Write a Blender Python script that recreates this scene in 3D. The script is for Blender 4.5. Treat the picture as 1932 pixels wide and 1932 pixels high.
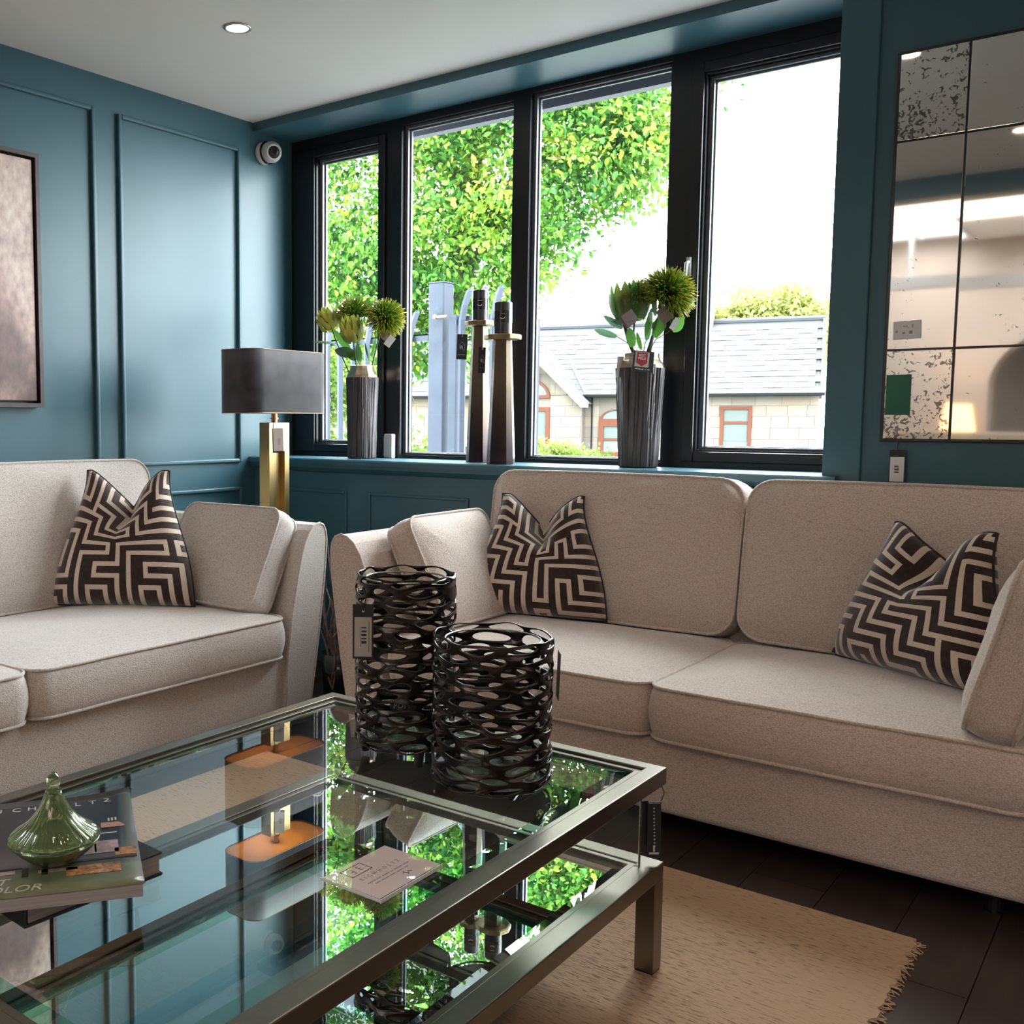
import bpy, bmesh, math, random
import numpy as np
from mathutils import Vector, Matrix

for o in list(bpy.data.objects):
    bpy.data.objects.remove(o)
scn = bpy.context.scene
COL = scn.collection
PI = math.pi
rnd = random.Random(7)

# ------------------------------------------------------------------ camera
cam_d = bpy.data.cameras.new('camera')
cam = bpy.data.objects.new('camera', cam_d)
COL.objects.link(cam)
R_ = Vector((0.7675995, 0.6409260, 0.0021904))
U_ = Vector((-0.0593878, 0.0677216, 0.9959352))
F_ = Vector((-0.6381724, 0.7646095, -0.0900463))
M = Matrix.Identity(4)
for i in range(3):
    M[i][0], M[i][1], M[i][2] = R_[i], U_[i], -F_[i]
M[0][3], M[1][3], M[2][3] = 3.920, -3.964, 1.25
cam.matrix_world = M
cam_d.sensor_width = 36.0
cam_d.sensor_fit = 'HORIZONTAL'
cam_d.lens = 36.0 * 1935.94 / 1932.0
cam_d.shift_x = 322.0 / 1932.0
cam_d.clip_start = 0.05
cam_d.clip_end = 300
scn.camera = cam

# ------------------------------------------------------------------ world, light, exposure
scn.view_settings.view_transform = 'Standard'
scn.view_settings.look = 'None'
scn.view_settings.gamma = 1.0
scn.view_settings.use_curve_mapping = False
scn.view_settings.exposure = 0.0
try:
    scn.cycles.use_denoising = True
    scn.cycles.max_bounces = 14
    scn.cycles.transparent_max_bounces = 24
    scn.cycles.transmission_bounces = 10
    scn.cycles.glossy_bounces = 8
    scn.cycles.sample_clamp_indirect = 6.0
    scn.cycles.caustics_reflective = False
except Exception:
    pass
world = bpy.data.worlds.new('overcast_sky')
scn.world = world
world.use_nodes = True
bg = world.node_tree.nodes['Background']
bg.inputs[0].default_value = (0.93, 0.97, 1.0, 1)
SKY = 30.0
bg.inputs[1].default_value = SKY

def lamp(name, kind, loc, energy, color, rot=(0, 0, 0), size=None, size_y=None, **kw):
    d = bpy.data.lights.new(name, kind)
    d.energy = energy
    d.color = color
    if kind == 'AREA':
        d.shape = 'RECTANGLE'
        d.size = size
        d.size_y = size_y or size
    for k, v in kw.items():
        setattr(d, k, v)
    o = bpy.data.objects.new(name, d)
    o.location = loc
    o.rotation_euler = rot
    COL.objects.link(o)
    return o

WARM = (1.0, 0.74, 0.5)
# portal that guides sky sampling through the window opening
pl = lamp('window_portal', 'AREA', (1.45, 0.40, 1.9), 1, (1, 1, 1), (-PI / 2, 0, 0), 3.0, 1.75)
pl.data.cycles.is_portal = True
# recessed spot lamps in the shop ceiling
SPOTS = [(0.885, -0.979), (2.87, -1.05), (3.10, -2.65), (1.0, -2.65), (4.95, -1.0), (5.0, -2.7), (4.9, -3.35), (1.0, -3.35)]
for i, (x, y) in enumerate(SPOTS):
    lamp('spot_light', 'SPOT', (x, y, 2.77), 10, WARM, (0, 0, 0), spot_size=1.9, spot_blend=0.7, shadow_soft_size=0.04)
# warm area lights added over the back hall as fill for the room
lamp('hall_fill_light', 'AREA', (4.6, -6.2, 3.5), 55, (1.0, 0.82, 0.68), (0, 0, 0), 2.2, 1.2)
lamp('hall_fill_light', 'AREA', (1.6, -8.8, 3.5), 36, (1.0, 0.78, 0.58), (0, 0, 0), 2.2, 1.2)
lamp('side_fill_light', 'AREA', (6.9, -2.2, 1.6), 22, (1.0, 0.86, 0.74), (0, PI / 2, 0), 2.0, 3.0)  # added warm fill at the unseen right wall; no window stands there

# ------------------------------------------------------------------ materials
def lin(h):
    h = h.lstrip('#')
    out = []
    for i in (0, 2, 4):
        c = int(h[i:i + 2], 16) / 255
        out.append(c / 12.92 if c <= 0.04045 else ((c + 0.055) / 1.055) ** 2.4)
    return (*out, 1.0)

def newmat(name):
    m = bpy.data.materials.new(name)
    m.use_nodes = True
    nt = m.node_tree
    return m, nt, nt.nodes['Principled BSDF'], nt.nodes['Material Output']

def N(nt, t, **kw):
    n = nt.nodes.new(t)
    for k, v in kw.items():
        if k.startswith('i_'):
            key = k[2:]
            n.inputs[int(key) if key.isdigit() else key.replace('_', ' ')].default_value = v
        else:
            setattr(n, k, v)
    return n

def L(nt, a, b):
    nt.links.new(a, b)

def setp(b, **kw):
    for k, v in kw.items():
        b.inputs[k.replace('_', ' ')].default_value = v

def plain(name, col, rough=0.5, metal=0.0, noise=0.0, nscale=8.0, bump=0.0, bscale=60.0, spec=None, stretch=None, **kw):
    """Principled with optional object-space colour mottling and bump."""
    m, nt, b, out = newmat(name)
    c = lin(col) if isinstance(col, str) else (*col, 1)
    b.inputs['Base Color'].default_value = c
    b.inputs['Roughness'].default_value = rough
    b.inputs['Metallic'].default_value = metal
    if spec is not None:
        b.inputs['Specular IOR Level'].default_value = spec
    for k, v in kw.items():
        b.inputs[k.replace('_', ' ')].default_value = v
    if noise or bump:
        tc = N(nt, 'ShaderNodeTexCoord')
        mp = N(nt, 'ShaderNodeMapping')
        if stretch:
            mp.inputs['Scale'].default_value = stretch
        L(nt, tc.outputs['Object'], mp.inputs[0])
    if noise:
        n = N(nt, 'ShaderNodeTexNoise', i_Scale=nscale, i_Detail=5.0)
        L(nt, mp.outputs[0], n.inputs['Vector'])
        r = N(nt, 'ShaderNodeMapRange', i_1=0.3, i_2=0.7, i_3=1 - noise, i_4=1 + noise)
        L(nt, n.outputs[0], r.inputs[0])
        mx = N(nt, 'ShaderNodeVectorMath', operation='SCALE')
        mx.inputs[0].default_value = c[:3]
        L(nt, r.outputs[0], mx.inputs['Scale'])
        L(nt, mx.outputs[0], b.inputs['Base Color'])
    if bump:
        n2 = N(nt, 'ShaderNodeTexNoise', i_Scale=bscale, i_Detail=4.0)
        L(nt, mp.outputs[0], n2.inputs['Vector'])
        bp = N(nt, 'ShaderNodeBump', i_Strength=bump, i_Distance=0.004)
        L(nt, n2.outputs[0], bp.inputs['Height'])
        L(nt, bp.outputs[0], b.inputs['Normal'])
    return m

def fabric(name, dark, light, scale=(120, 120, 200), bump=0.5, mott=0.5):
    m, nt, b, out = newmat(name)
    tc = N(nt, 'ShaderNodeTexCoord')
    mp = N(nt, 'ShaderNodeMapping')
    mp.inputs['Scale'].default_value = scale
    L(nt, tc.outputs['Object'], mp.inputs[0])
    v = N(nt, 'ShaderNodeTexVoronoi', i_Scale=1.0, i_Randomness=0.8)
    L(nt, mp.outputs[0], v.inputs['Vector'])
    n = N(nt, 'ShaderNodeTexNoise', i_Scale=0.55, i_Detail=3.0)
    L(nt, mp.outputs[0], n.inputs['Vector'])
    n2 = N(nt, 'ShaderNodeTexNoise', i_Scale=3.0, i_Detail=4.0)
    L(nt, tc.outputs['Object'], n2.inputs['Vector'])
    cr = N(nt, 'ShaderNodeMixRGB')
    cr.inputs[1].default_value = lin(light)
    cr.inputs[2].default_value = lin(dark)
    ad = N(nt, 'ShaderNodeMath', operation='MULTIPLY_ADD', i_1=0.75, i_2=-0.18)
    L(nt, v.outputs['Distance'], ad.inputs[0])
    a2 = N(nt, 'ShaderNodeMath', operation='MULTIPLY_ADD', i_1=mott)
    L(nt, n.outputs[0], a2.inputs[0])
    L(nt, ad.outputs[0], a2.inputs[2])
    a2.use_clamp = True
    L(nt, a2.outputs[0], cr.inputs[0])
    L(nt, cr.outputs[0], b.inputs['Base Color'])
    b.inputs['Roughness'].default_value = 0.9
    b.inputs['Specular IOR Level'].default_value = 0.15
    b.inputs['Sheen Weight'].default_value = 0.7
    b.inputs['Sheen Roughness'].default_value = 0.45
    bp = N(nt, 'ShaderNodeBump', i_Strength=bump, i_Distance=0.003)
    bp.invert = True
    L(nt, v.outputs['Distance'], bp.inputs['Height'])
    L(nt, bp.outputs[0], b.inputs['Normal'])
    return m

def thin_glass(name, tint=(1, 1, 1), ior=1.5, gloss=1.0, rough=0.0):
    m, nt, b, out = newmat(name)
    nt.nodes.remove(b)
    t = N(nt, 'ShaderNodeBsdfTransparent')
    t.inputs[0].default_value = (*tint, 1)
    g = N(nt, 'ShaderNodeBsdfGlossy')
    g.inputs['Roughness'].default_value = rough
    g.inputs[0].default_value = (gloss, gloss, gloss, 1)
    f = N(nt, 'ShaderNodeFresnel', i_IOR=ior)
    mx = N(nt, 'ShaderNodeMixShader')
    ge = N(nt, 'ShaderNodeNewGeometry')      # one reflecting face per sheet: the far face only transmits
    k = N(nt, 'ShaderNodeMath', operation='MULTIPLY_ADD', i_1=-1.0, i_2=1.0)
    L(nt, ge.outputs['Backfacing'], k.inputs[0])
    fk = N(nt, 'ShaderNodeMath', operation='MULTIPLY')
    L(nt, f.outputs[0], fk.inputs[0])
    L(nt, k.outputs[0], fk.inputs[1])
    L(nt, fk.outputs[0], mx.inputs[0])
    L(nt, t.outputs[0], mx.inputs[1])
    L(nt, g.outputs[0], mx.inputs[2])
    L(nt, mx.outputs[0], out.inputs[0])
    return m

def emit(name, col, strength):
    m, nt, b, out = newmat(name)
    b.inputs['Base Color'].default_value = (0, 0, 0, 1)
    b.inputs['Emission Color'].default_value = (*col, 1)
    b.inputs['Emission Strength'].default_value = strength
    return m

MAT = {}
MAT['teal'] = plain('teal_paint', (0.038, 0.112, 0.146), 0.40, noise=0.05, nscale=3, bump=0.04, bscale=300, spec=0.45)
MAT['ceiling'] = plain('ceiling_paint', (0.74, 0.74, 0.73), 0.7, noise=0.02, nscale=2)
MAT['black_frame'] = plain('black_window_frame', (0.008, 0.009, 0.012), 0.3, spec=0.5)
MAT['bead_frame'] = plain('lit_gasket_grey', (0.10, 0.11, 0.13), 0.25)  # gasket grey lightened to stand in for the lit reveal edges
MAT['pane'] = thin_glass('window_glass', (0.96, 0.985, 0.98), 1.42)
MAT['white_plastic'] = plain('white_plastic', (0.62, 0.62, 0.6), 0.35)
MAT['black_plastic'] = plain('black_plastic', (0.01, 0.01, 0.011), 0.2)
MAT['sofa'] = fabric('oatmeal_weave', '#9a877d', '#e0d2c8', (190, 190, 280), 0.4)
MAT['sofa_left'] = fabric('oatmeal_weave_cool_lit', '#948984', '#dcd4ce', (190, 190, 280), 0.4)  # same weave, with the cool window light put into its colour
MAT['velvet'] = fabric('brown_velvet', '#2a1e1c', '#3f302d', (60, 60, 60), 0.1, 0.8)
MAT['cream'] = fabric('cream_cut_ground', '#bda998', '#dccbbb', (500, 500, 500), 0.2)
MAT['piping_dark'] = plain('dark_piping', (0.02, 0.014, 0.013), 0.8)
MAT['metal'] = plain('brushed_bronze', (0.20, 0.175, 0.145), 0.32, 1.0, bump=0.05, bscale=200, stretch=(1, 1, 1))
MAT['table_glass'] = thin_glass('table_glass', (0.945, 0.97, 0.962), 1.75)
MAT['glass_edge'] = plain('green_glass_edge', (0.01, 0.16, 0.09), 0.05, Transmission_Weight=0.6, IOR=1.5)
MAT['clear_glass'] = thin_glass('clear_glass', (0.965, 0.98, 0.975), 1.5)
MAT['mirror'] = plain('shelf_mirror', (0.80, 0.86, 0.85), 0.0, 1.0)
MAT['lattice'] = plain('bronzed_lattice', (0.040, 0.032, 0.028), 0.22, 0.85, noise=0.5, nscale=18, bump=0.15, bscale=90)
MAT['gold'] = plain('brushed_brass', (0.40, 0.29, 0.13), 0.33, 1.0, noise=0.12, nscale=10)
MAT['shade'] = fabric('charcoal_velvet', '#282428', '#47424a', (16, 16, 16), 0.05, 0.9)
MAT['copper_lining'] = plain('copper_shade_lining', (0.75, 0.36, 0.12), 0.35, 0.6)
MAT['white_card'] = plain('white_card', (0.75, 0.75, 0.77), 0.6)
MAT['black_card'] = plain('black_card', (0.012, 0.012, 0.014), 0.5)
MAT['brown_card'] = plain('brown_card', (0.16, 0.11, 0.09), 0.6)
MAT['ink'] = plain('ink', (0.02, 0.02, 0.022), 0.6)
MAT['grey_ink'] = plain('grey_ink', (0.3, 0.28, 0.29), 0.6)
MAT['silver_ink'] = plain('silver_ink', (0.55, 0.55, 0.56), 0.4)
MAT['cord'] = plain('black_cord', (0.012, 0.011, 0.012), 0.6)
MAT['red'] = plain('red_print', (0.33, 0.02, 0.035), 0.5)

# ------------------------------------------------------------------ mesh builders
class MB:
    def __init__(self):
        self.v, self.f, self.m = [], [], []

    def add(self, vs, fs, mi=0):
        k = len(self.v)
        self.v += [tuple(p) for p in vs]
        self.f += [tuple(i + k for i in f) for f in fs]
        self.m += [mi] * len(fs)
        return self

    def box(self, lo, hi, mi=0, T=None):
        x0, y0, z0 = lo
        x1, y1, z1 = hi
        vs = [(x0, y0, z0), (x1, y0, z0), (x1, y1, z0), (x0, y1, z0), (x0, y0, z1), (x1, y0, z1), (x1, y1, z1), (x0, y1, z1)]
        if T is not None:
            vs = [T @ Vector(p) for p in vs]
        return self.add(vs, [(0, 3, 2, 1), (4, 5, 6, 7), (0, 1, 5, 4), (1, 2, 6, 5), (2, 3, 7, 6), (3, 0, 4, 7)], mi)

    def tube(self, pts, r, n=8, mi=0, cap=True, closed=False):
        pts = [Vector(p) for p in pts]
        rs = r if isinstance(r, (list, tuple)) else [r] * len(pts)
        vs, fs = [], []
        up = Vector((0.31, 0.17, 0.93))
        m = len(pts)
        for i, p in enumerate(pts):
            if closed:
                d = pts[(i + 1) % m] - pts[i - 1]
            else:
                d = pts[min(i + 1, m - 1)] - pts[max(i - 1, 0)]
            d.normalize()
            a = d.cross(up)
            if a.length < 1e-4:
                a = d.cross(Vector((1, 0, 0)))
            a.normalize()
            b = a.cross(d)
            up = b.copy() if abs(b.dot(up)) > 0.05 else up
            for j in range(n):
                t = 2 * PI * j / n
                vs.append(p + (a * math.cos(t) + b * math.sin(t)) * rs[i])
        for i in range(m if closed else m - 1):
            for j in range(n):
                k = (i + 1) % m
                fs.append((i * n + j, i * n + (j + 1) % n, k * n + (j + 1) % n, k * n + j))
        if cap and not closed:
            fs.append(tuple(range(n - 1, -1, -1)))
            fs.append(tuple((m - 1) * n + j for j in range(n)))
        return self.add(vs, fs, mi)

    def lathe(self, prof, n=32, mi=0, fr=None, cap=True, T=None, closed=False):
        vs, fs = [], []
        for i, (r, z) in enumerate(prof):
            for j in range(n):
                t = 2 * PI * j / n
                rr = fr(r, z, t) if fr else r
                p = Vector((rr * math.cos(t), rr * math.sin(t), z))
                vs.append(T @ p if T is not None else p)
        m = len(prof)
        for i in range(m if closed else m - 1):
            k = (i + 1) % m
            for j in range(n):
                fs.append((i * n + j, i * n + (j + 1) % n, k * n + (j + 1) % n, k * n + j))
        if cap and not closed:
            fs.append(tuple(range(n - 1, -1, -1)))
            fs.append(tuple((m - 1) * n + j for j in range(n)))
        return self.add(vs, fs, mi)

    def prism(self, poly, ax, a, b, mi=0):
        """extrude a 2-D outline along axis ax from a to b"""
        def P(p, t):
            return (t, p[0], p[1]) if ax == 0 else ((p[0], t, p[1]) if ax == 1 else (p[0], p[1], t))
        n = len(poly)
        vs = [P(p, a) for p in poly] + [P(p, b) for p in poly]
        fs = [(i, (i + 1) % n, n + (i + 1) % n, n + i) for i in range(n)]
        fs += [tuple(range(n - 1, -1, -1)), tuple(range(n, 2 * n))]
        return self.add(vs, fs, mi)

    def mesh(self, name, smooth=False, fix=True):
        me = bpy.data.meshes.new(name)
        me.from_pydata(self.v, [], self.f)
        if any(self.m):
            me.polygons.foreach_set('material_index', self.m)
        if fix:
            bm = bmesh.new()
            bm.from_mesh(me)
            bmesh.ops.recalc_face_normals(bm, faces=bm.faces)
            bm.to_mesh(me)
            bm.free()
        if smooth:
            me.polygons.foreach_set('use_smooth', [True] * len(me.polygons))
        me.update()
        return me

def put(name, mb, mats, parent=None, smooth=False, bevel=0.0, sub=0, solid=0.0, loc=None, rot=None, fix=True, segs=2, auto=None):
    me = mb if isinstance(mb, bpy.types.Mesh) else mb.mesh(name, smooth, fix)
    if not isinstance(mats, (list, tuple)):
        mats = [mats]
    if not me.materials:
        for m in mats:
            me.materials.append(MAT[m] if isinstance(m, str) else m)
    o = bpy.data.objects.new(name, me)
    COL.objects.link(o)
    if parent:
        o.parent = parent
    if loc:
        o.location = loc
    if rot:
        o.rotation_euler = rot
    if solid:
        md = o.modifiers.new('solid', 'SOLIDIFY')
        md.thickness = solid
        md.offset = 0
    if sub:
        md = o.modifiers.new('sub', 'SUBSURF')
        md.levels = md.render_levels = sub
    if bevel:
        md = o.modifiers.new('bev', 'BEVEL')
        md.width = bevel
        md.segments = segs
        md.limit_method = 'ANGLE'
        md.angle_limit = math.radians(40)
    return o

def tag(o, label, cat, group=None, kind=None):
    o['label'] = label
    o['category'] = cat
    if group:
        o['group'] = group
    if kind:
        o['kind'] = kind
    return o

def thing(name, label, cat, loc=(0, 0, 0), rz=0.0, group=None, rot=None):
    o = bpy.data.objects.new(name, None)
    o.empty_display_size = 0.1
    COL.objects.link(o)
    o.location = loc
    o.rotation_euler = rot or (0, 0, rz)
    return tag(o, label, cat, group)

def struct(name, mb, mat, parent=None, **kw):
    o = put(name, mb, mat, parent, **kw)
    if not parent:
        o['kind'] = 'structure'
    return o

def frame_matrix(org, right, up):
    r = Vector(right).normalized()
    u = Vector(up).normalized()
    n = r.cross(u).normalized()
    u = n.cross(r)
    T = Matrix.Identity(4)
    for i in range(3):
        T[i][0], T[i][1], T[i][2], T[i][3] = r[i], u[i], n[i], org[i]
    return T

def text(name, body, size, mat, T, parent=None, align='CENTER', space=1.0, shear=0.0, bold=0.0):
    cu = bpy.data.curves.new(name, 'FONT')
    cu.body = body
    cu.size = size
    cu.align_x = align
    cu.align_y = 'CENTER'
    cu.space_character = space
    cu.extrude = 0.0002
    cu.offset = bold
    cu.shear = shear
    cu.resolution_u = 3
    cu.materials.append(MAT[mat])
    tmp = bpy.data.objects.new(name, cu)
    me = bpy.data.meshes.new_from_object(tmp)
    bpy.data.objects.remove(tmp)
    o = bpy.data.objects.new(name, me)
    COL.objects.link(o)
    if parent:
        o.parent = parent
    o.matrix_local = T
    return o

def card(mb, T, w, h, t=0.0008, mi=0, cx=0.0, cy=0.0, cz=0.0):
    return mb.box((cx - w / 2, cy - h / 2, cz - t / 2), (cx + w / 2, cy + h / 2, cz + t / 2), mi, T)

# ------------------------------------------------------------------ room shell
def wood(name, a, b_, rough=0.32):
    m, nt, b, out = newmat(name)
    tc = N(nt, 'ShaderNodeTexCoord')
    oi = N(nt, 'ShaderNodeObjectInfo')
    ad = N(nt, 'ShaderNodeVectorMath', operation='ADD')
    L(nt, tc.outputs['Object'], ad.inputs[0])
    sc = N(nt, 'ShaderNodeVectorMath', operation='SCALE')
    sc.inputs['Scale'].default_value = 1.0
    L(nt, oi.outputs['Location'], sc.inputs[0])
    L(nt, sc.outputs[0], ad.inputs[1])
    mp = N(nt, 'ShaderNodeMapping')
    mp.inputs['Scale'].default_value = (28, 2.2, 1)
    L(nt, ad.outputs[0], mp.inputs[0])
    n = N(nt, 'ShaderNodeTexNoise', i_Scale=1.0, i_Detail=6.0, i_Distortion=0.6)
    L(nt, mp.outputs[0], n.inputs['Vector'])
    mx = N(nt, 'ShaderNodeMixRGB')
    mx.inputs[1].default_value = (*a, 1)
    mx.inputs[2].default_value = (*b_, 1)
    L(nt, n.outputs[0], mx.inputs[0])
    hs = N(nt, 'ShaderNodeHueSaturation')
    r = N(nt, 'ShaderNodeMapRange', i_1=0.0, i_2=1.0, i_3=0.75, i_4=1.25)
    L(nt, oi.outputs['Random'], r.inputs[0])
    L(nt, r.outputs[0], hs.inputs['Value'])
    L(nt, mx.outputs[0], hs.inputs['Color'])
    L(nt, hs.outputs[0], b.inputs['Base Color'])
    b.inputs['Roughness'].default_value = rough
    bp = N(nt, 'ShaderNodeBump', i_Strength=0.12, i_Distance=0.002)
    L(nt, n.outputs[0], bp.inputs['Height'])
    L(nt, bp.outputs[0], b.inputs['Normal'])
    return m

MAT['plank'] = wood('dark_wood_plank', (0.018, 0.013, 0.012), (0.052, 0.037, 0.032))
MAT['subfloor'] = plain('dark_subfloor', (0.01, 0.008, 0.008), 0.6)
MAT['cream_wall'] = plain('cream_wall_paint', (0.42, 0.35, 0.29), 0.7)
MAT['far_floor'] = plain('pale_shop_floor', (0.25, 0.22, 0.19), 0.5)

floor = struct('floor', MB().box((-0.3, -13.2, -0.06), (7.2, 0.45, -0.007)), 'subfloor')
me_pl = MB().box((-0.0935, -0.6, -0.006), (0.0935, 0.6, 0.0)).mesh('plank')
x = 0.1
ci = 0
while x < 4.7:
    y = -4.4 + (ci * 0.43) % 1.2
    while y < 0.0:
        lo, hi = max(y, -4.4), min(y + 1.197, 0.0)
        if hi - lo > 0.05:
            p = put('plank', me_pl, 'plank', floor, loc=(x, (lo + hi) / 2, 0))
            p.scale = (1, (hi - lo) / 1.2, 1)
        y += 1.2
    x += 0.1895
    ci += 1
put('shop_floor', MB().box((-0.1, -13, -0.006), (7, -4.41, 0.0)), 'far_floor', floor)

wl = struct('wall_left', MB().box((-0.16, -13.2, 0), (0, 0.45, 2.8)), 'teal')
def bead_frame(a0, a1, z0, z1, wall, w=0.02, p=0.02):
    """raised moulding frame on wall_left (faces +x) or wall_back (faces -y)"""
    mb = MB()
    for lo, hi in (((a0, z0), (a0 + w, z1)), ((a1 - w, z0), (a1, z1)), ((a0 + w, z0), (a1 - w, z0 + w)), ((a0 + w, z1 - w), (a1 - w, z1))):
        if wall == 'L':
            mb.box((-0.002, lo[0], lo[1]), (p, hi[0], hi[1]))
        else:
            mb.box((lo[0], -p, lo[1]), (hi[0], 0.002, hi[1]))
    return mb
for a0, a1 in ((-3.62, -2.87), (-2.73, -1.965), (-1.82, -1.024), (-0.894, -0.108)):
    put('panel_moulding', bead_frame(a0, a1, 1.022, 2.648, 'L'), 'teal', wl, bevel=0.006)
    put('panel_moulding', bead_frame(a0, a1, 0.16, 0.892, 'L'), 'teal', wl, bevel=0.006)
struct('baseboard_left', MB().box((0, -4.3, 0), (0.018, -0.02, 0.12)), 'teal', bevel=0.004)

wb = struct('wall_back', MB().box((-0.16, 0, 0), (2.876, 0.30, 1.022)).box((-0.16, 0.30, 0), (2.876, 0.45, 1.04)), 'teal')
for a0, a1 in ((0.06, 0.65), (0.785, 1.372), (1.507, 2.094), (2.229, 2.816)):
    put('panel_moulding', bead_frame(a0, a1, 0.16, 0.892, 'B', 0.016, 0.008), 'teal', wb, bevel=0.004)
put('lintel', MB().box((-0.16, 0, 2.757), (2.876, 0.45, 3.0)), 'teal', wb)
wr = struct('wall_back_right', MB().box((2.876, 0.016, 0), (7.2, 0.45, 2.85)), 'teal')
put('pilaster', MB().box((2.876, 0.0, 0), (3.001, 0.02, 2.8)), 'teal', wr, bevel=0.003)
struct('baseboard_back', MB().box((0.018, -0.018, 0), (4.6, -0.001, 0.12)), 'teal', bevel=0.004)
sill = struct('window_sill', MB().prism([(-0.05, 1.022), (-0.05, 1.044), (-0.044, 1.05), (0.34, 1.05), (0.34, 1.022)], 0, 0.0, 2.933), 'teal')
put('sill_moulding', MB().prism([(-0.038, 1.024), (-0.036, 1.005), (-0.018, 0.985), (0.0, 0.98), (0.0, 1.024)], 0, 0.0, 2.926), 'teal', sill)

cl = struct('ceiling', MB().box((-0.16, -3.62, 2.8), (7.2, 0.45, 2.95)), 'ceiling')
struct('wall_right', MB().box((7.0, -13.2, 0), (7.16, 0.45, 3.8)), 'cream_wall')
# back hall seen only in the mirror
struct('trim_beam', MB().box((-0.16, -3.82, 2.67), (7.2, -3.62, 3.7)), 'teal')
hc = MB()
hc.box((-0.16, -13.2, 3.7), (7.2, -11.9, 3.85)).box((-0.16, -10.2, 3.7), (7.2, -3.62, 3.85)).box((-0.16, -11.9, 3.7), (0.15, -10.2, 3.85)).box((1.5, -11.9, 3.7), (2.2, -10.2, 3.85)).box((3.6, -11.9, 3.7), (7.2, -10.2, 3.85))
struct('ceiling_hall', hc, 'ceiling')
sk = MB()
for x0, x1 in ((0.15, 1.5), (2.2, 3.6)):
    for xx in (x0, (x0 + x1) / 2 - 0.03, x1 - 0.06):
        sk.box((xx, -11.9, 3.66), (xx + 0.06, -10.2, 3.88))
    sk.box((x0, -11.1, 3.66), (x1, -11.04, 3.88))
for xx in (0.9, 2.7):
    sk.box((xx, -10.9, 2.95), (xx + 0.05, -10.85, 3.66))
sk.box((-0.1, -10.95, 2.9), (6.9, -10.8, 3.05))
struct('trim_skylight', sk, 'white_plastic')
struct('wall_hall_upper', MB().box((-0.16, -13.2, 2.8), (0.0, -4.5, 3.7)), 'cream_wall')
# far wall with an arched recess
fw_ = MB()
AX, AR = 2.75, 1.05
n_ = 28
fw_.box((-0.16, -12.7, 0), (AX - AR, -12.2, 3.7)).box((AX + AR, -12.7, 0), (7.2, -12.2, 3.7))
for k in range(n_):
    a0, a1 = AX - AR * math.cos(PI * k / n_), AX - AR * math.cos(PI * (k + 1) / n_)
    za, zb = 1.75 + 0.8 * math.sin(PI * k / n_), 1.75 + 0.8 * math.sin(PI * (k + 1) / n_)
    fw_.prism([(a0, za), (a1, zb), (a1, 3.7), (a0, 3.7)], 1, -12.7, -12.2)
struct('wall_far', fw_, 'cream_wall')
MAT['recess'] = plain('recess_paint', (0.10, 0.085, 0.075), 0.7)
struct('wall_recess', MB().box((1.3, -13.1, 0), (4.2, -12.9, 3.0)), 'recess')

# windows -----------------------------------------------------------------
def ring(mb, x0, x1, z0, z1, X0, X1, Z0, Z1, y0, y1, mi=0):
    """rectangular ring: inner opening x0..x1,z0..z1, outer X0..X1,Z0..Z1"""
    mb.box((X0, y0, Z0), (x0, y1, Z1), mi).box((x1, y0, Z0), (X1, y1, Z1), mi)
    mb.box((x0, y0, Z0), (x1, y1, z0), mi).box((x0, y0, z1), (x1, y1, Z1), mi)
    return mb
WIN = [  # opening x0,x1,z0,z1, outer X0,X1, sash
    (0.187, 0.600, 1.128, 2.640, 0.0, 0.668, 0.09),
    (0.757, 1.390, 1.072, 2.716, 0.668, 1.438, 0.0),
    (1.487, 2.142, 1.072, 2.730, 1.438, 2.216, 0.0),
    (2.300, 2.890, 1.130, 2.644, 2.216, 2.98, 0.05)]
for i, (x0, x1, z0, z1, X0, X1, sash) in enumerate(WIN):
    w = struct('window_%d' % (i + 1), ring(MB(), x0 - 0.004, x1 + 0.004, z0 - 0.004, z1 + 0.004, X0, X1, 1.05, 2.757, 0.30, 0.38), 'black_frame')
    g = MB()
    ring(g, x0 + 0.016, x1 - 0.010, z0 + 0.008, z1 - 0.012, x0 - 0.004, x1 + 0.004, z0 - 0.004, z1 + 0.004, 0.325, 0.342)
    put('glazing_bead', g, 'bead_frame', w, bevel=0.003)
    g2 = ring(MB(), x0 + 0.022, x1 - 0.014, z0 + 0.012, z1 - 0.02, x0 + 0.008, x1 - 0.002, z0, z1, 0.346, 0.362)
    put('outer_bead', g2, 'bead_frame', w, bevel=0.003)
    if sash:
        a = ring(MB(), x0 - 0.012, x1 + 0.012, z0 - 0.012, z1 + 0.012, X0 + 0.03 if i == 0 else x0 - 0.06, min(x1 + 0.055, X1 - 0.01), z0 - 0.055, z1 + 0.055, 0.285, 0.302)
        put('sash', a, 'black_frame', w, bevel=0.004)
    put('pane', MB().box((x0, 0.338, z0), (x1, 0.344, z1)), 'pane', w)
    if i == 3:
        h = MB().box((2.244, 0.268, 1.845), (2.262, 0.286, 1.92)).tube([(2.253, 0.268, 1.90), (2.253, 0.25, 1.895), (2.251, 0.246, 1.86), (2.247, 0.246, 1.80)], [0.008, 0.008, 0.007, 0.006], 8)
        hd = put('handle', h, 'silver_ink', w, smooth=True)
        hd['label'] = 'brushed steel window handle'
# lead flashing board of the roof edge just outside
MAT['fascia'] = plain('grey_painted_fascia', (0.12, 0.125, 0.15), 0.5)
struct('trim_fascia', MB().box((-1.2, 0.74, 2.795), (2.5, 0.80, 3.1)).box((-1.2, 0.45, 2.88), (2.5, 0.76, 2.95)), 'fascia')

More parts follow.
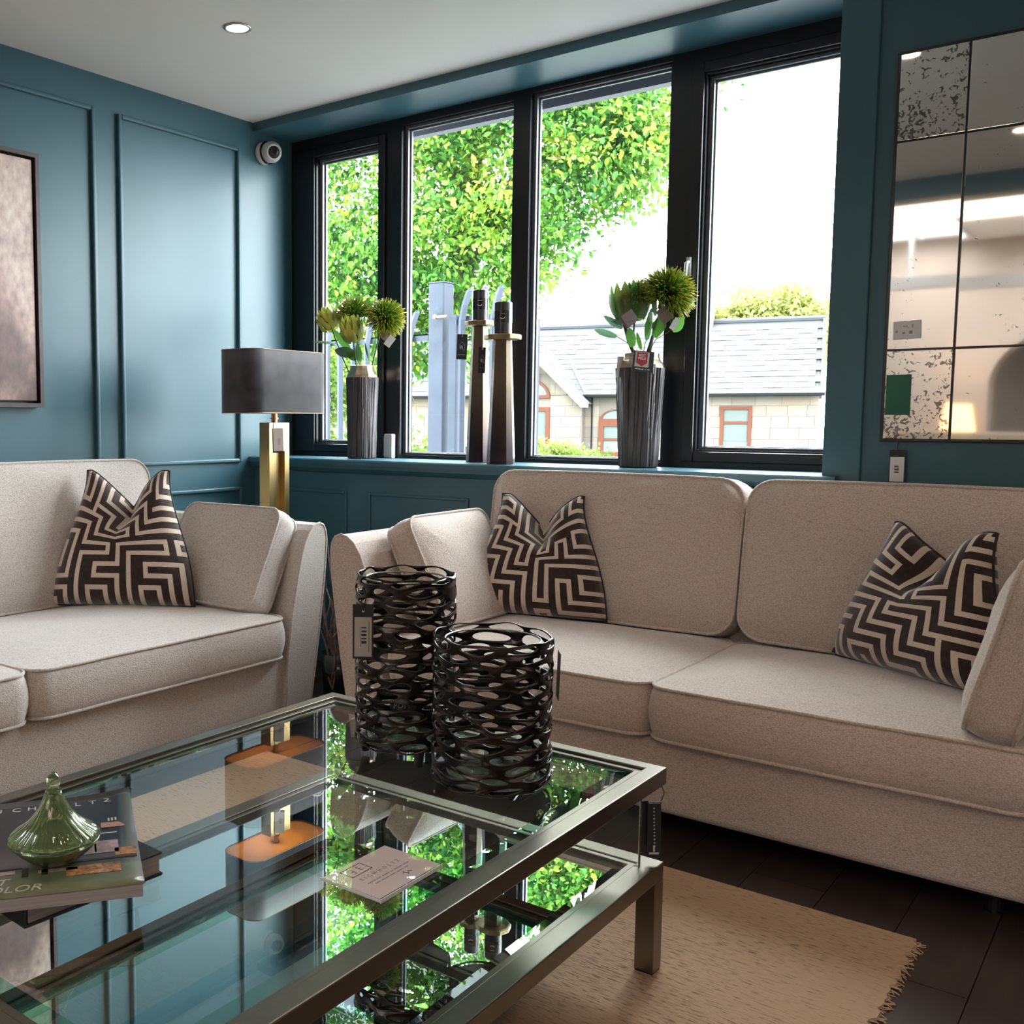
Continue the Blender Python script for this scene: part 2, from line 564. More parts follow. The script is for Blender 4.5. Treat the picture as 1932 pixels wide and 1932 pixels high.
# recessed ceiling lights ---------------------------------------------------
MAT['lamp_glow'] = emit('warm_lamp_glow', (1.0, 0.82, 0.58), 14)
MAT['steel'] = plain('satin_steel', (0.45, 0.43, 0.4), 0.3, 1.0)
LBL = ['round recessed downlight glowing in the ceiling near the left corner', 'recessed downlight in ceiling before mirror, nearest the wall',
       'recessed downlight of the second row, mirrored beneath the pale glass joint', 'recessed downlight in the second ceiling row above coffee table',
       'recessed downlight near the right wall, front row', 'recessed downlight near the right wall, middle row', 'recessed downlight near the right wall by the beam', 'recessed downlight of the third row, above the left sofa']
for (x, y), lb in zip(SPOTS, LBL):
    t = thing('ceiling_light', lb, 'light', (x, y, 2.8), group='recessed downlights')
    put('bezel', MB().lathe([(0.056, 0.001), (0.056, -0.004), (0.046, -0.006), (0.043, 0.0005)], 32, closed=True), 'steel', t, smooth=True)
    put('lens', MB().lathe([(0.0435, -0.0005), (0.0435, -0.0035)], 28), 'lamp_glow', t)

# security camera -------------------------------------------------------------
t = thing('security_camera', 'white turret security camera with black lens high on the teal wall', 'camera', (0, 0.075, 2.655))
Tx = Matrix.Rotation(PI / 2, 4, 'Y')
put('mount', MB().lathe([(0.0, 0), (0.058, 0), (0.06, 0.004), (0.06, 0.03), (0.055, 0.034), (0, 0.034)], 36, cap=False, T=Tx), 'white_plastic', t, smooth=True)
d = Vector((0.86, -0.46, -0.2)).normalized()
Tb = Matrix.Translation((0.062, 0, 0)) @ d.to_track_quat('Z', 'Y').to_matrix().to_4x4()
prof = [(0.0, -0.05)] + [(0.055 * math.sin(a), -0.055 * math.cos(a)) for a in (0.6, 1.0, 1.4, 1.7, 2.0)] + [(0.044, 0.034), (0.040, 0.045), (0.033, 0.047), (0.031, 0.040)]
put('housing', MB().lathe(prof, 36, cap=False, T=Tb), 'white_plastic', t, smooth=True)
put('lens', MB().lathe([(0.032, 0.036), (0.030, 0.043), (0.020, 0.046), (0, 0.047)], 30, T=Tb), 'black_plastic', t, smooth=True)
put('seam', MB().lathe([(0.0605, 0.034), (0.0605, 0.037), (0.05, 0.037), (0.05, 0.034)], 36, closed=True, T=Tx), 'black_plastic', t)

# picture on the left wall -------------------------------------------------------
m, nt, b, out = newmat('abstract_canvas')
tc = N(nt, 'ShaderNodeTexCoord')
mp = N(nt, 'ShaderNodeMapping'); mp.inputs['Scale'].default_value = (1, 1.3, 0.9)
L(nt, tc.outputs['Object'], mp.inputs[0])
n1 = N(nt, 'ShaderNodeTexNoise', i_Scale=2.2, i_Detail=3.0); L(nt, mp.outputs[0], n1.inputs['Vector'])
n2 = N(nt, 'ShaderNodeTexNoise', i_Scale=26.0, i_Detail=8.0); L(nt, mp.outputs[0], n2.inputs['Vector'])
r1 = N(nt, 'ShaderNodeValToRGB')
e = r1.color_ramp.elements
e[0].position, e[0].color = 0.36, lin('#6a4f4c')
e[1].position, e[1].color = 0.62, lin('#c9b3a8')
x1_ = r1.color_ramp.elements.new(0.5); x1_.color = lin('#a98c83')
L(nt, n1.outputs[0], r1.inputs[0])
mx = N(nt, 'ShaderNodeMixRGB', blend_type='OVERLAY'); mx.inputs[0].default_value = 0.75
L(nt, r1.outputs[0], mx.inputs[1]); L(nt, n2.outputs[0], mx.inputs[2])
L(nt, mx.outputs[0], b.inputs['Base Color'])
b.inputs['Roughness'].default_value = 0.45
MAT['canvas'] = m
MAT['dark_walnut'] = plain('dark_walnut', (0.045, 0.026, 0.026), 0.45, noise=0.3, nscale=20)
t = thing('wall_picture', 'rose and brown abstract canvas in dark wooden box frame on teal wall', 'picture', (0, -1.95, 1.835))
fr = MB()
for lo, hi in (((-0.605, -0.537), (-0.587, 0.537)), ((0.587, -0.537), (0.605, 0.537)), ((-0.587, -0.537), (0.587, -0.519)), ((-0.587, 0.519), (0.587, 0.537))):
    fr.box((0.0, lo[0], lo[1]), (0.05, hi[0], hi[1]))
put('frame', fr, 'dark_walnut', t)
put('canvas', MB().box((0.0, -0.578, -0.51), (0.038, 0.578, 0.51)), 'canvas', t, bevel=0.004)

# antiqued wall mirror ------------------------------------------------------------
def antique(name, thr, scale):
    m, nt, b, out = newmat(name)
    tc = N(nt, 'ShaderNodeTexCoord')
    n = N(nt, 'ShaderNodeTexNoise', i_Scale=scale, i_Detail=4.0, i_Distortion=1.2)
    L(nt, tc.outputs['Object'], n.inputs['Vector'])
    n2 = N(nt, 'ShaderNodeTexNoise', i_Scale=5.0, i_Detail=2.0)
    L(nt, tc.outputs['Object'], n2.inputs['Vector'])
    ad = N(nt, 'ShaderNodeMath', operation='MULTIPLY_ADD', i_1=0.45)
    L(nt, n2.outputs[0], ad.inputs[0]); L(nt, n.outputs[0], ad.inputs[2])
    r = N(nt, 'ShaderNodeMapRange', i_1=thr, i_2=thr + 0.05, i_3=0.0, i_4=0.8)
    L(nt, ad.outputs[0], r.inputs[0])
    b.inputs['Base Color'].default_value = (0.80, 0.79, 0.78, 1)
    b.inputs['Metallic'].default_value = 1.0
    b.inputs['Roughness'].default_value = 0.03
    df = N(nt, 'ShaderNodeBsdfDiffuse'); df.inputs[0].default_value = (0.035, 0.03, 0.028, 1)
    hz = N(nt, 'ShaderNodeBsdfDiffuse'); hz.inputs[0].default_value = (0.30, 0.29, 0.28, 1)
    m0 = N(nt, 'ShaderNodeMixShader'); m0.inputs[0].default_value = 0.10
    L(nt, b.outputs[0], m0.inputs[1]); L(nt, hz.outputs[0], m0.inputs[2])
    mx = N(nt, 'ShaderNodeMixShader')
    L(nt, r.outputs[0], mx.inputs[0]); L(nt, m0.outputs[0], mx.inputs[1]); L(nt, df.outputs[0], mx.inputs[2])
    L(nt, mx.outputs[0], out.inputs[0])
    return m
MAT['antique_light'] = antique('antiqued_mirror_clean', 0.93, 70)
MAT['antique_heavy'] = antique('antiqued_mirror_foxed', 0.79, 55)
t = thing('wall_mirror', 'antiqued wall mirror of foxed panes in black grid, above sofa', 'mirror', (3.57, 0.016, 1.833))
put('backing', MB().box((-0.512, -0.012, -0.656), (0.512, 0.0, 0.656)), 'black_frame', t, bevel=0.002)
cols = [(-0.5, -0.3), (-0.294, 0.294), (0.3, 0.5)]
rows = [(-0.646, -0.345), (-0.339, 0.354), (0.361, 0.645)]
for ci, (a0, a1) in enumerate(cols):
    for ri, (b0, b1) in enumerate(rows):
        heavy = (ci == 0 and ri != 1) or (ci == 2 and ri == 0)
        p = put('mirror_pane', MB().box((a0 - (a0 + a1) / 2, -0.003, b0 - (b0 + b1) / 2), (a1 - (a0 + a1) / 2, 0.0, b1 - (b0 + b1) / 2)), 'antique_heavy' if heavy else 'antique_light', t, loc=((a0 + a1) / 2, -0.0145, (b0 + b1) / 2), bevel=0.0015)
        p.rotation_euler = (rnd.uniform(-0.002, 0.002), 0, rnd.uniform(-0.002, 0.002))
Tm = frame_matrix((0, 0, 0), (1, 0, 0), (0, 0, 1))
s = MB(); card(s, Matrix.Translation((-0.44, -0.0205, -0.275)) @ Tm @ Matrix.Rotation(0.03, 4, 'Z'), 0.085, 0.062)
st = put('sticker', s, 'white_card', t); st['label'] = 'white instruction sticker'
s = MB()
for dx, dz, w_, h_ in ((-0.45, -0.285, 0.008, 0.006), (-0.428, -0.283, 0.01, 0.010), (-0.445, -0.262, 0.014, 0.003), (-0.424, -0.262, 0.003, 0.012), (-0.472, -0.28, 0.006, 0.008)):
    card(s, Matrix.Translation((dx, -0.0212, dz)) @ Tm, w_, h_, 0.0003)
put('sticker_print', s, 'grey_ink', t)
MAT['green_card'] = plain('green_card', (0.006, 0.11, 0.06), 0.45)
s = MB(); card(s, Matrix.Translation((-0.458, -0.0205, -0.495)) @ Tm, 0.077, 0.138)
gc = put('green_sticker', s, 'green_card', t); gc['label'] = 'dark green card stuck to lower left pane'
# hanging price tag
s = MB(); card(s, Matrix.Translation((-0.45, -0.014, -0.747)) @ Tm, 0.052, 0.125)
tg = put('price_tag', s, 'black_card', t)
s = MB(); card(s, Matrix.Translation((-0.451, -0.0148, -0.752)) @ Tm, 0.044, 0.085)
put('tag_label', s, 'white_card', tg)
s = MB()
for k, w_ in enumerate((0.003, 0.0016, 0.004, 0.002, 0.003, 0.0015)):
    card(s, Matrix.Translation((-0.452, -0.0154, -0.762 + k * 0.0048)) @ Tm, 0.014, w_, 0.0004)
put('barcode', s, 'ink', tg)
put('tag_cord', MB().tube([(-0.452, -0.013, -0.69), (-0.452, -0.011, -0.657), (-0.452, -0.006, -0.655)], 0.0012, 6), 'cord', t)

# ------------------------------------------------------------------ upholstery
def rrect(w, d, rad, n_c=7, n_e=9):
    """rounded rectangle outline, counter-clockwise"""
    rad = max(min(rad, w / 2 - 1e-4, d / 2 - 1e-4), 0.0008)
    pts = []
    cs = [(w / 2 - rad, -d / 2 + rad, -PI / 2), (w / 2 - rad, d / 2 - rad, 0), (-w / 2 + rad, d / 2 - rad, PI / 2), (-w / 2 + rad, -d / 2 + rad, PI)]
    for k, (cx, cy, a0) in enumerate(cs):
        for i in range(n_c):
            a = a0 + (PI / 2) * i / (n_c - 1)
            pts.append((cx + rad * math.cos(a), cy + rad * math.sin(a)))
        nx = cs[(k + 1) % 4]
        a = a0 + PI / 2
        p0 = (cx + rad * math.cos(a), cy + rad * math.sin(a))
        p1 = (nx[0] + rad * math.cos(a), nx[1] + rad * math.sin(a))
        for i in range(1, n_e):
            t = i / n_e
            pts.append((p0[0] + (p1[0] - p0[0]) * t, p0[1] + (p1[1] - p0[1]) * t))
    return pts

def box_cushion(w, d, h, crown=0.03, rad=0.06, bulge=0.012, seed=1, wav=0.004, bow=0.0, crown_b=None):
    """upholstered box cushion lying flat: plan w x d, thickness h; returns mesh, piping"""
    rr = random.Random(seed)
    ph = [rr.uniform(0, 6.28) for _ in range(8)]
    def wob(x, y, z):
        s = math.sin(9 * x + ph[0]) * math.sin(7 * y + ph[1]) + 0.6 * math.sin(17 * x + 11 * y + ph[2]) + 0.4 * math.sin(31 * y - 13 * x + ph[3])
        return wav * s
    def shape(x, y):
        # soft bowing of the long edges
        k = 1 - (2 * x / w) ** 2
        return x, y + (bow * k if y > 0 else -bow * k)
    layers = []
    m = min(w, d) / 2
    steps = [0.0, 0.006, 0.018, 0.04, 0.075, 0.13, 0.2, 0.3, 0.45, 0.65, 0.85, 0.97]
    cb = crown if crown_b is None else crown_b
    for s in reversed(steps):
        e = s * m
        layers.append((e, -h / 2 - cb * (1 - (1 - s) ** 3.2)))
    for k in range(1, 6):
        t = -1 + 2 * k / 6
        layers.append((-bulge * (1 - t * t), h / 2 * t))
    for s in steps:
        e = s * m
        layers.append((e, h / 2 + crown * (1 - (1 - s) ** 3.2)))
    mb = MB()
    n = len(rrect(w, d, rad))
    vs, fs = [], []
    for e, z in layers:
        for (x, y) in rrect(w - 2 * e, d - 2 * e, max(rad - e * 0.5, 0.004)):
            X, Y = shape(x, y)
            vs.append((X, Y, z + (wob(x, y, z) if e > 0.02 else 0.5 * wob(x, y, z))))
    for i in range(len(layers) - 1):
        for j in range(n):
            fs.append((i * n + j, i * n + (j + 1) % n, (i + 1) * n + (j + 1) % n, (i + 1) * n + j))
    fs.append(tuple(range(n - 1, -1, -1)))
    fs.append(tuple((len(layers) - 1) * n + j for j in range(n)))
    mb.add(vs, fs)
    pip = MB()
    for z in (h / 2, -h / 2):
        pts = []
        for (x, y) in rrect(w + 0.004, d + 0.004, rad):
            X, Y = shape(x, y)
            pts.append((X, Y, z + 0.5 * wob(x, y, z)))
        pip.tube(pts, 0.0055, 7, closed=True)
    return mb, pip

def xform(mb, T):
    mb.v = [tuple(T @ Vector(p)) for p in mb.v]
    return mb

def wrinkle_top(mb, h, d, amp=0.006, seed=3):
    """little gathered folds under the top front edge of a standing back cushion (local y up, z front)"""
    rr = random.Random(seed)
    cs = [(rr.uniform(-0.5, 0.5), rr.uniform(0.015, 0.03), rr.uniform(0.5, 1.2)) for _ in range(12)]
    out = []
    for (x, y, z) in mb.v:
        if z > h / 2:
            t = max(0.0, 1 - (d / 2 - y) / 0.16)
            if t > 0:
                q = 0
                for c, w_, a in cs:
                    q += a * math.exp(-((x - c - 0.25 * (d / 2 - y)) / w_) ** 2)
                z += amp * q * t * (1 - t) * 4
        out.append((x, y, z))
    mb.v = out
    return mb

ARM = [(-0.985, 0.07), (-0.99, 0.18), (-1.003, 0.32), (-1.025, 0.46), (-1.053, 0.58), (-1.083, 0.69), (-1.11, 0.755), (-1.14, 0.797), (-1.17, 0.818), (-1.2, 0.825), (-1.225, 0.815), (-1.24, 0.79), (-1.245, 0.755), (-1.238, 0.66), (-1.222, 0.54), (-1.2, 0.40), (-1.175, 0.26), (-1.155, 0.16), (-1.14, 0.07)]

def make_sofa(name, label, loc, rz, cw, D, fab, aslim=1.0, seed=1, bh=0.552):
    """cw: width of one seat cushion; D: overall depth; front faces local -y"""
    t = thing(name, label, 'sofa', loc, rz)
    yf, yb = -D / 2, D / 2
    inn = cw + 0.005
    # base
    b = MB().box((-inn - 0.03, yf + 0.02, 0.07), (inn + 0.03, yb - 0.03, 0.295))
    put('base', b, fab, t, bevel=0.022, segs=4)
    for sx in (-1, 1):
        outl = [(sx * -1 * ((x + 0.985) * aslim - inn), z) for x, z in ARM]
        a = MB().prism(outl, 1, yf, yb - 0.02)
        ar = put('arm', a, fab, t, bevel=0.006)
        p = MB().tube([(x, yf + 0.002, z) for x, z in outl], 0.0055, 7)
        put('arm_piping', p, fab, ar, smooth=True)
    bkf = MB().prism([(yb - 0.20, 0.1), (yb - 0.14, 0.62), (yb - 0.10, 0.86), (yb - 0.05, 0.885), (yb - 0.01, 0.86), (yb, 0.1)], 0, -inn - 0.06, inn + 0.06)
    put('back_frame', bkf, fab, t, bevel=0.02, segs=3)
    jun = yf + 0.70 if D < 1.03 else yf + 0.80
    sd = jun + 0.1 - yf
    for k, sx in enumerate((-1, 1)):
        mb, pip = box_cushion(cw - 0.008, sd, 0.155, 0.03, 0.07, 0.014, seed * 7 + k, 0.0025)
        T = Matrix.Translation((sx * cw / 2, yf - 0.02 + sd / 2, 0.385))
        s = put('seat_cushion', xform(mb, T), fab, t, smooth=True)
        put('piping', xform(pip, T), fab, s, smooth=True)
        bw = cw + 0.05
        th = 0.19
        mb, pip = box_cushion(bw - 0.012, bh, th, 0.035, 0.085, 0.012, seed * 11 + k, 0.003, 0.006)
        wrinkle_top(mb, th, bh, 0.016, seed * 5 + k)
        T = Matrix.Translation((sx * (bw / 2 + 0.004), jun + 0.165 - (0.02 if D > 1.03 else 0), 0.472 + bh / 2)) @ Matrix.Rotation(PI / 2 - 0.16, 4, 'X')
        s = put('back_cushion', xform(mb, T), fab, t, smooth=True)
        put('piping', xform(pip, T), fab, s, smooth=True)
    for sx in (-1, 1):
        for sy in (-1, 1):
            put('foot', MB().lathe([(0.022, 0.0), (0.028, 0.07), (0.03, 0.075)], 16), 'black_plastic', t, loc=(sx * (inn - 0.1), sy * (D / 2 - 0.12), 0))
    return t, jun

sofa_r, jr = make_sofa('sofa', 'oatmeal two-cushion sofa under the window and mirror', (2.70, -0.57, 0), 0, 0.98, 1.0, 'sofa', 1.0, 1)
sofa_l, jl = make_sofa('sofa', 'oatmeal sofa against the panelled wall beneath the picture', (0.625, -2.175, 0), PI / 2, 1.17, 1.07, 'sofa_left', 0.95, 2, 0.58)
tgm = MB().box((-0.012, -0.0008, -0.02), (0.016, 0.0008, 0.02))
ct = put('care_tag', tgm, 'white_card', sofa_l, loc=(1.385, -0.50, 0.36))
ct.rotation_euler = (0, 0.15, -PI / 2 + 0.6)
ct['label'] = 'small white fabric tag on outer arm'

def side_cushion(label, center, tilt_axis, tilt, w, d, fab, seed, group='matching arm cushions'):
    mb, pip = box_cushion(w, d, 0.11, 0.035, 0.055, 0.01, seed, 0.004)
    o = put('arm_cushion', mb, fab, None, smooth=True)
    tag(o, label, 'cushion', group)
    put('piping', pip, fab, o, smooth=True)
    o.location = center
    o.rotation_mode = 'QUATERNION'
    o.rotation_quaternion = (Matrix.Rotation(tilt, 4, tilt_axis)).to_quaternion()
    return o
# lying plan is x (width) by y (depth), normal z: rotated about y (or x) so it leans on the arm
side_cushion('plain oatmeal cushion leaning on left arm of the window sofa', (1.722, -0.63, 0.668), 'Y', math.radians(64), 0.43, 0.53, 'sofa', 21)
side_cushion('plain oatmeal cushion on the right arm, cut by the photo edge', (3.615, -0.83, 0.685), 'Y', math.radians(-77), 0.43, 0.53, 'sofa', 22)
side_cushion('plain oatmeal cushion leaning on the arm beside the lamp', (0.80, -0.985, 0.668), 'X', math.radians(63), 0.56, 0.43, 'sofa_left', 23)

# ------------------------------------------------------------------ maze cushions
SEEDS = [[(8, 26), (8, 22), (12, 22), (12, 18), (17, 18), (17, 14), (26, 14)],
         [(4, -2), (4, 14)], [(4, 10), (9, 10)], [(4, 4), (0, 4)], [(4, 14), (0, 14)],
         [(13, -2), (13, 6), (9, 6)], [(13, 6), (13, 10), (20, 10)], [(22, -2), (22, 6), (18, 6)],
         [(22, 26), (22, 20), (26, 20)], [(2, 26), (2, 20)]]
SEG = []
for pl_ in SEEDS:
    for a, b in zip(pl_, pl_[1:]):
        SEG.append((min(a[0], b[0]), max(a[0], b[0]), min(a[1], b[1]), max(a[1], b[1])))
def maze(x, y):
    best = 99
    for x0, x1, y0, y1 in SEG:
        d = max(x0 - x, x - x1, y0 - y, y - y1, 0)
        if d < best:
            best = d
    e = best % 2.0
    return e < 0.62 or e > 1.42

def sstep(a, b, x):
    t = min(1, max(0, (x - a) / (b - a)))
    return t * t * (3 - 2 * t)

NP = 120
MAZE = [[maze((i + 0.5) * 24 / NP, (j + 0.5) * 24 / NP) for i in range(NP)] for j in range(NP)]

def maze_pillow(label, loc, rz, lean, W, H, turn, seed, chop=0.145, squeeze=0.42, tagside=None):
    rr = random.Random(seed)
    k = [rr.uniform(0, 6.28) for _ in range(6)]
    off = rr.uniform(-0.06, 0.06)
    def P(u, v, side):
        s = sstep(-0.35, 1.0, v)
        x = W / 2 * u * (1 - 0.07 * (1 - v * v)) * (1 - squeeze * sstep(-0.9, 1.0, v) ** 1.4)
        y = H * (v + 1) / 2
        uu = u - off
        notch = max(0, 1 - abs(uu) / 0.85) ** 1.25
        y -= chop * notch * s
        T = 0.19 * ((1 - u ** 4) * (1 - v ** 4)) ** 0.55 * (1 - 0.3 * v) + 0.004
        T *= 1 - 0.55 * math.exp(-(uu / 0.22) ** 2) * sstep(0.1, 1.0, v)
        T += 0.012 * math.sin(5 * u + k[0]) * math.sin(4 * v + k[1]) * (1 - u * u) * (1 - v * v)
        z = T / 2 * side
        # fold: the notch is pushed backward, ears come forward
        back = 0.07 * math.exp(-(uu / 0.3) ** 2) * sstep(0.2, 1.0, v)
        x += 0.02 * math.sin(3.2 * v + k[2]) * (1 - abs(u)) * s
        return (x, -z + back, max(0.002, y))
    vs, fs, mi = [], [], []
    n = NP
    for side in (1, -1):
        base = len(vs)
        for j in range(n + 1):
            for i in range(n + 1):
                vs.append(P(-1 + 2 * i / n, -1 + 2 * j / n, side))
        for j in range(n):
            for i in range(n):
                a = base + j * (n + 1) + i
                q = (a, a + 1, a + n + 2, a + n + 1)
                fs.append(q if side == 1 else q[::-1])
                ii, jj = i, j
                for _ in range(turn % 4):
                    ii, jj = jj, n - 1 - ii
                if turn >= 4:
                    ii = n - 1 - ii
                mi.append(0 if MAZE[jj][ii] else 1)
    me = bpy.data.meshes.new('cover')
    me.from_pydata(vs, [], fs)
    me.polygons.foreach_set('material_index', mi)
    me.polygons.foreach_set('use_smooth', [True] * len(fs))
    t = thing('maze_cushion', label, 'cushion', loc, group='brown and cream maze cushions')
    t.rotation_euler = (Matrix.Rotation(rz, 3, 'Z') @ Matrix.Rotation(-lean, 3, 'X')).to_euler()
    put('cover', me, ['velvet', 'cream'], t)
    edge = []
    for i in range(0, 41): edge.append(P(-1 + i / 20, -1, 0))
    for i in range(1, 41): edge.append(P(1, -1 + i / 20, 0))
    for i in range(1, 41): edge.append(P(1 - i / 20, 1, 0))
    for i in range(1, 40): edge.append(P(-1, 1 - i / 20, 0))
    put('piping', MB().tube(edge, 0.0045, 7, closed=True), 'piping_dark', t, smooth=True)
    return t
p1 = maze_pillow('maze-patterned cushion on the left sofa', (0.575, -1.352, 0.488), math.radians(35.9), 0.22, 0.60, 0.56, 0, 5)
p2 = maze_pillow('maze-patterned cushion against the left back cushion of the window sofa', (1.965, -0.445, 0.488), math.radians(14), 0.20, 0.56, 0.475, 5, 8, 0.13)
p3 = maze_pillow('maze-patterned cushion tilted at the right end of the window sofa', (3.29, -0.545, 0.488), math.radians(-31), 0.24, 0.56, 0.455, 2, 11, 0.11, 0.38)
def swing_tag(par, T, w, h, label=True):
    s = MB(); card(s, T, w, h, 0.0012)
    g = put('price_tag', s, 'black_card', par)
    s = MB(); card(s, T, w * 0.55, h * 0.7, 0.0016, 0, w * 0.18)
    put('tag_label', s, 'white_card', g)
    s = MB()
    card(s, T, w * 0.16, h * 0.5, 0.002, 0, w * 0.33)
    card(s, T, w * 0.012, h * 0.5, 0.002, 0, w * 0.02)
    card(s, T, w * 0.012, h * 0.5, 0.002, 0, w * 0.08)
    put('tag_print', s, 'ink', g)
    return g
swing_tag(p3, frame_matrix((-0.285, 0.03, 0.026), (1, -0.08, 0.02), (0, 0.25, 1)), 0.085, 0.045)
swing_tag(p1, frame_matrix((-0.285, 0.06, 0.022), (0.9, 0, -0.2), (0, 0.5, 1)), 0.07, 0.035)

# ------------------------------------------------------------------ rug
m, nt, b, out = newmat('sisal_rug')
tc = N(nt, 'ShaderNodeTexCoord')
mp = N(nt, 'ShaderNodeMapping'); mp.inputs['Scale'].default_value = (30, 190, 1)
L(nt, tc.outputs['Object'], mp.inputs[0])
n1 = N(nt, 'ShaderNodeTexNoise', i_Scale=1.0, i_Detail=5.0); L(nt, mp.outputs[0], n1.inputs['Vector'])
n2 = N(nt, 'ShaderNodeTexNoise', i_Scale=1.4, i_Detail=2.0); L(nt, tc.outputs['Object'], n2.inputs['Vector'])
a = N(nt, 'ShaderNodeMath', operation='MULTIPLY_ADD', i_1=0.25); L(nt, n2.outputs[0], a.inputs[0]); L(nt, n1.outputs[0], a.inputs[2])
r = N(nt, 'ShaderNodeValToRGB')
e = r.color_ramp.elements
e[0].position, e[0].color = 0.40, lin('#6c5747')
e[1].position, e[1].color = 0.56, lin('#b89b81')
L(nt, a.outputs[0], r.inputs[0]); L(nt, r.outputs[0], b.inputs['Base Color'])
b.inputs['Roughness'].default_value = 0.95
b.inputs['Specular IOR Level'].default_value = 0.1
bp = N(nt, 'ShaderNodeBump', i_Strength=0.9, i_Distance=0.006); L(nt, n1.outputs[0], bp.inputs['Height']); L(nt, bp.outputs[0], b.inputs['Normal'])
MAT['rug'] = m
rr = random.Random(4)
poly = [(1.30, -3.75), (3.466, -3.75)]
y = -3.74
while y < -1.27:
    poly.append((3.466 + rr.uniform(-0.006, 0.010), y)); y += 0.014
poly += [(3.468, -1.262), (1.30, -1.258)]
rug = put('rug', MB().prism(poly, 2, 0.0005, 0.009), 'rug')
tag(rug, 'flecked sand-coloured rug under the glass coffee table', 'rug')
fr = MB()
y = -2.6
while y < -1.27:
    x0 = 3.462
    fr.tube([(x0, y, 0.006), (x0 + rr.uniform(0.008, 0.018), y + rr.uniform(-0.008, 0.008), 0.005), (x0 + rr.uniform(0.012, 0.03), y + rr.uniform(-0.014, 0.014), 0.003)], 0.0014, 4, cap=False)
    y += 0.006
fo = put('frayed_edge', fr, 'rug', rug); fo['kind'] = 'stuff'

# ------------------------------------------------------------------ coffee table
tbl = thing('coffee_table', 'bronze-framed glass coffee table with a mirrored lower shelf', 'table', (2.56, -2.5425, 0))
HX, HY = 0.49, 0.7575
def rail_ring(hx, hy, w, z0, z1):
    mb = MB()
    o = [(-hx, -hy), (hx, -hy), (hx, hy), (-hx, hy)]
    i = [(-hx + w, -hy + w), (hx - w, -hy + w), (hx - w, hy - w), (-hx + w, hy - w)]
    vs = [(*p, z0) for p in o] + [(*p, z0) for p in i] + [(*p, z1) for p in o] + [(*p, z1) for p in i]
    fs = []
    for k in range(4):
        n = (k + 1) % 4
        fs += [(k, n, n + 8, k + 8), (k + 4, k + 12, n + 12, n + 4), (k + 8, n + 8, n + 12, k + 12), (k, k + 4, n + 4, n)]
    return mb.add(vs, fs)
tf = put('top_frame', rail_ring(HX, HY, 0.036, 0.440, 0.478), 'metal', tbl, bevel=0.0025)
put('inner_lip', rail_ring(HX - 0.0365, HY - 0.0365, 0.017, 0.446, 0.472), 'metal', tf, bevel=0.0015)
gx, gy = HX - 0.0545, HY - 0.0545
gl = MB()
bw = 0.03
z0, z1, z2 = 0.455, 0.468, 0.471
vs = [(-gx, -gy, z1), (gx, -gy, z1), (gx, gy, z1), (-gx, gy, z1), (-gx + bw, -gy + bw, z2), (gx - bw, -gy + bw, z2), (gx - bw, gy - bw, z2), (-gx + bw, gy - bw, z2), (-gx, -gy, z0), (gx, -gy, z0), (gx, gy, z0), (-gx, gy, z0)]
put('glass_top', MB().add(vs, [(4, 5, 6, 7), (8, 11, 10, 9)]), 'table_glass', tbl, fix=False)
MAT['bevel_glass'] = thin_glass('bevelled_green_glass', (0.42, 0.74, 0.62), 1.8)
put('glass_bevel', MB().add(vs, [(0, 1, 5, 4), (1, 2, 6, 5), (2, 3, 7, 6), (3, 0, 4, 7)]), 'bevel_glass', tbl, fix=False)
put('glass_edge', MB().add(vs, [(0, 8, 9, 1), (1, 9, 10, 2), (2, 10, 11, 3), (3, 11, 8, 0)]), 'glass_edge', tbl, fix=False)
lf = put('lower_frame', rail_ring(HX, HY, 0.045, 0.222, 0.260), 'metal', tbl, bevel=0.0025)
put('inner_lip', rail_ring(HX - 0.0455, HY - 0.0455, 0.014, 0.226, 0.257), 'metal', lf, bevel=0.0015)
sx_, sy_ = HX - 0.06, HY - 0.06
q = 0.025
vs = [(-sx_, -sy_, 0.246), (sx_, -sy_, 0.246), (sx_, sy_, 0.246), (-sx_, sy_, 0.246), (-sx_ + q, -sy_ + q, 0.2485), (sx_ - q, -sy_ + q, 0.2485), (sx_ - q, sy_ - q, 0.2485), (-sx_ + q, sy_ - q, 0.2485)]
put('mirror_shelf', MB().add(vs, [(4, 5, 6, 7), (0, 1, 5, 4), (1, 2, 6, 5), (2, 3, 7, 6), (3, 0, 4, 7)]), 'mirror', tbl, fix=False)
put('shelf_board', MB().box((-sx_, -sy_, 0.228), (sx_, sy_, 0.244)), 'black_plastic', tbl)
for sx in (-1, 1):
    for sy in (-1, 1):
        g = put('leg', MB().box((sx * HX - (0.045 if sx > 0 else 0), sy * HY - (0.045 if sy > 0 else 0), 0.012), (sx * HX + (0 if sx > 0 else 0.045), sy * HY + (0 if sy > 0 else 0.045), 0.223)), 'metal', tbl, bevel=0.002)
        put('foot_cap', MB().box((sx * (HX - 0.0225) - 0.021, sy * (HY - 0.0225) - 0.021, 0.009), (sx * (HX - 0.0225) + 0.021, sy * (HY - 0.0225) + 0.021, 0.0125)), 'black_plastic', g)
for yy in (0.694, -0.694):
    gp = put('glass_panel', MB().box((-0.45, yy - 0.005, 0.26), (0.458, yy + 0.005, 0.441)), 'clear_glass', tbl)
    put('polished_edge', MB().box((0.4582, yy - 0.005, 0.26), (0.4594, yy + 0.005, 0.441)), 'steel', gp)
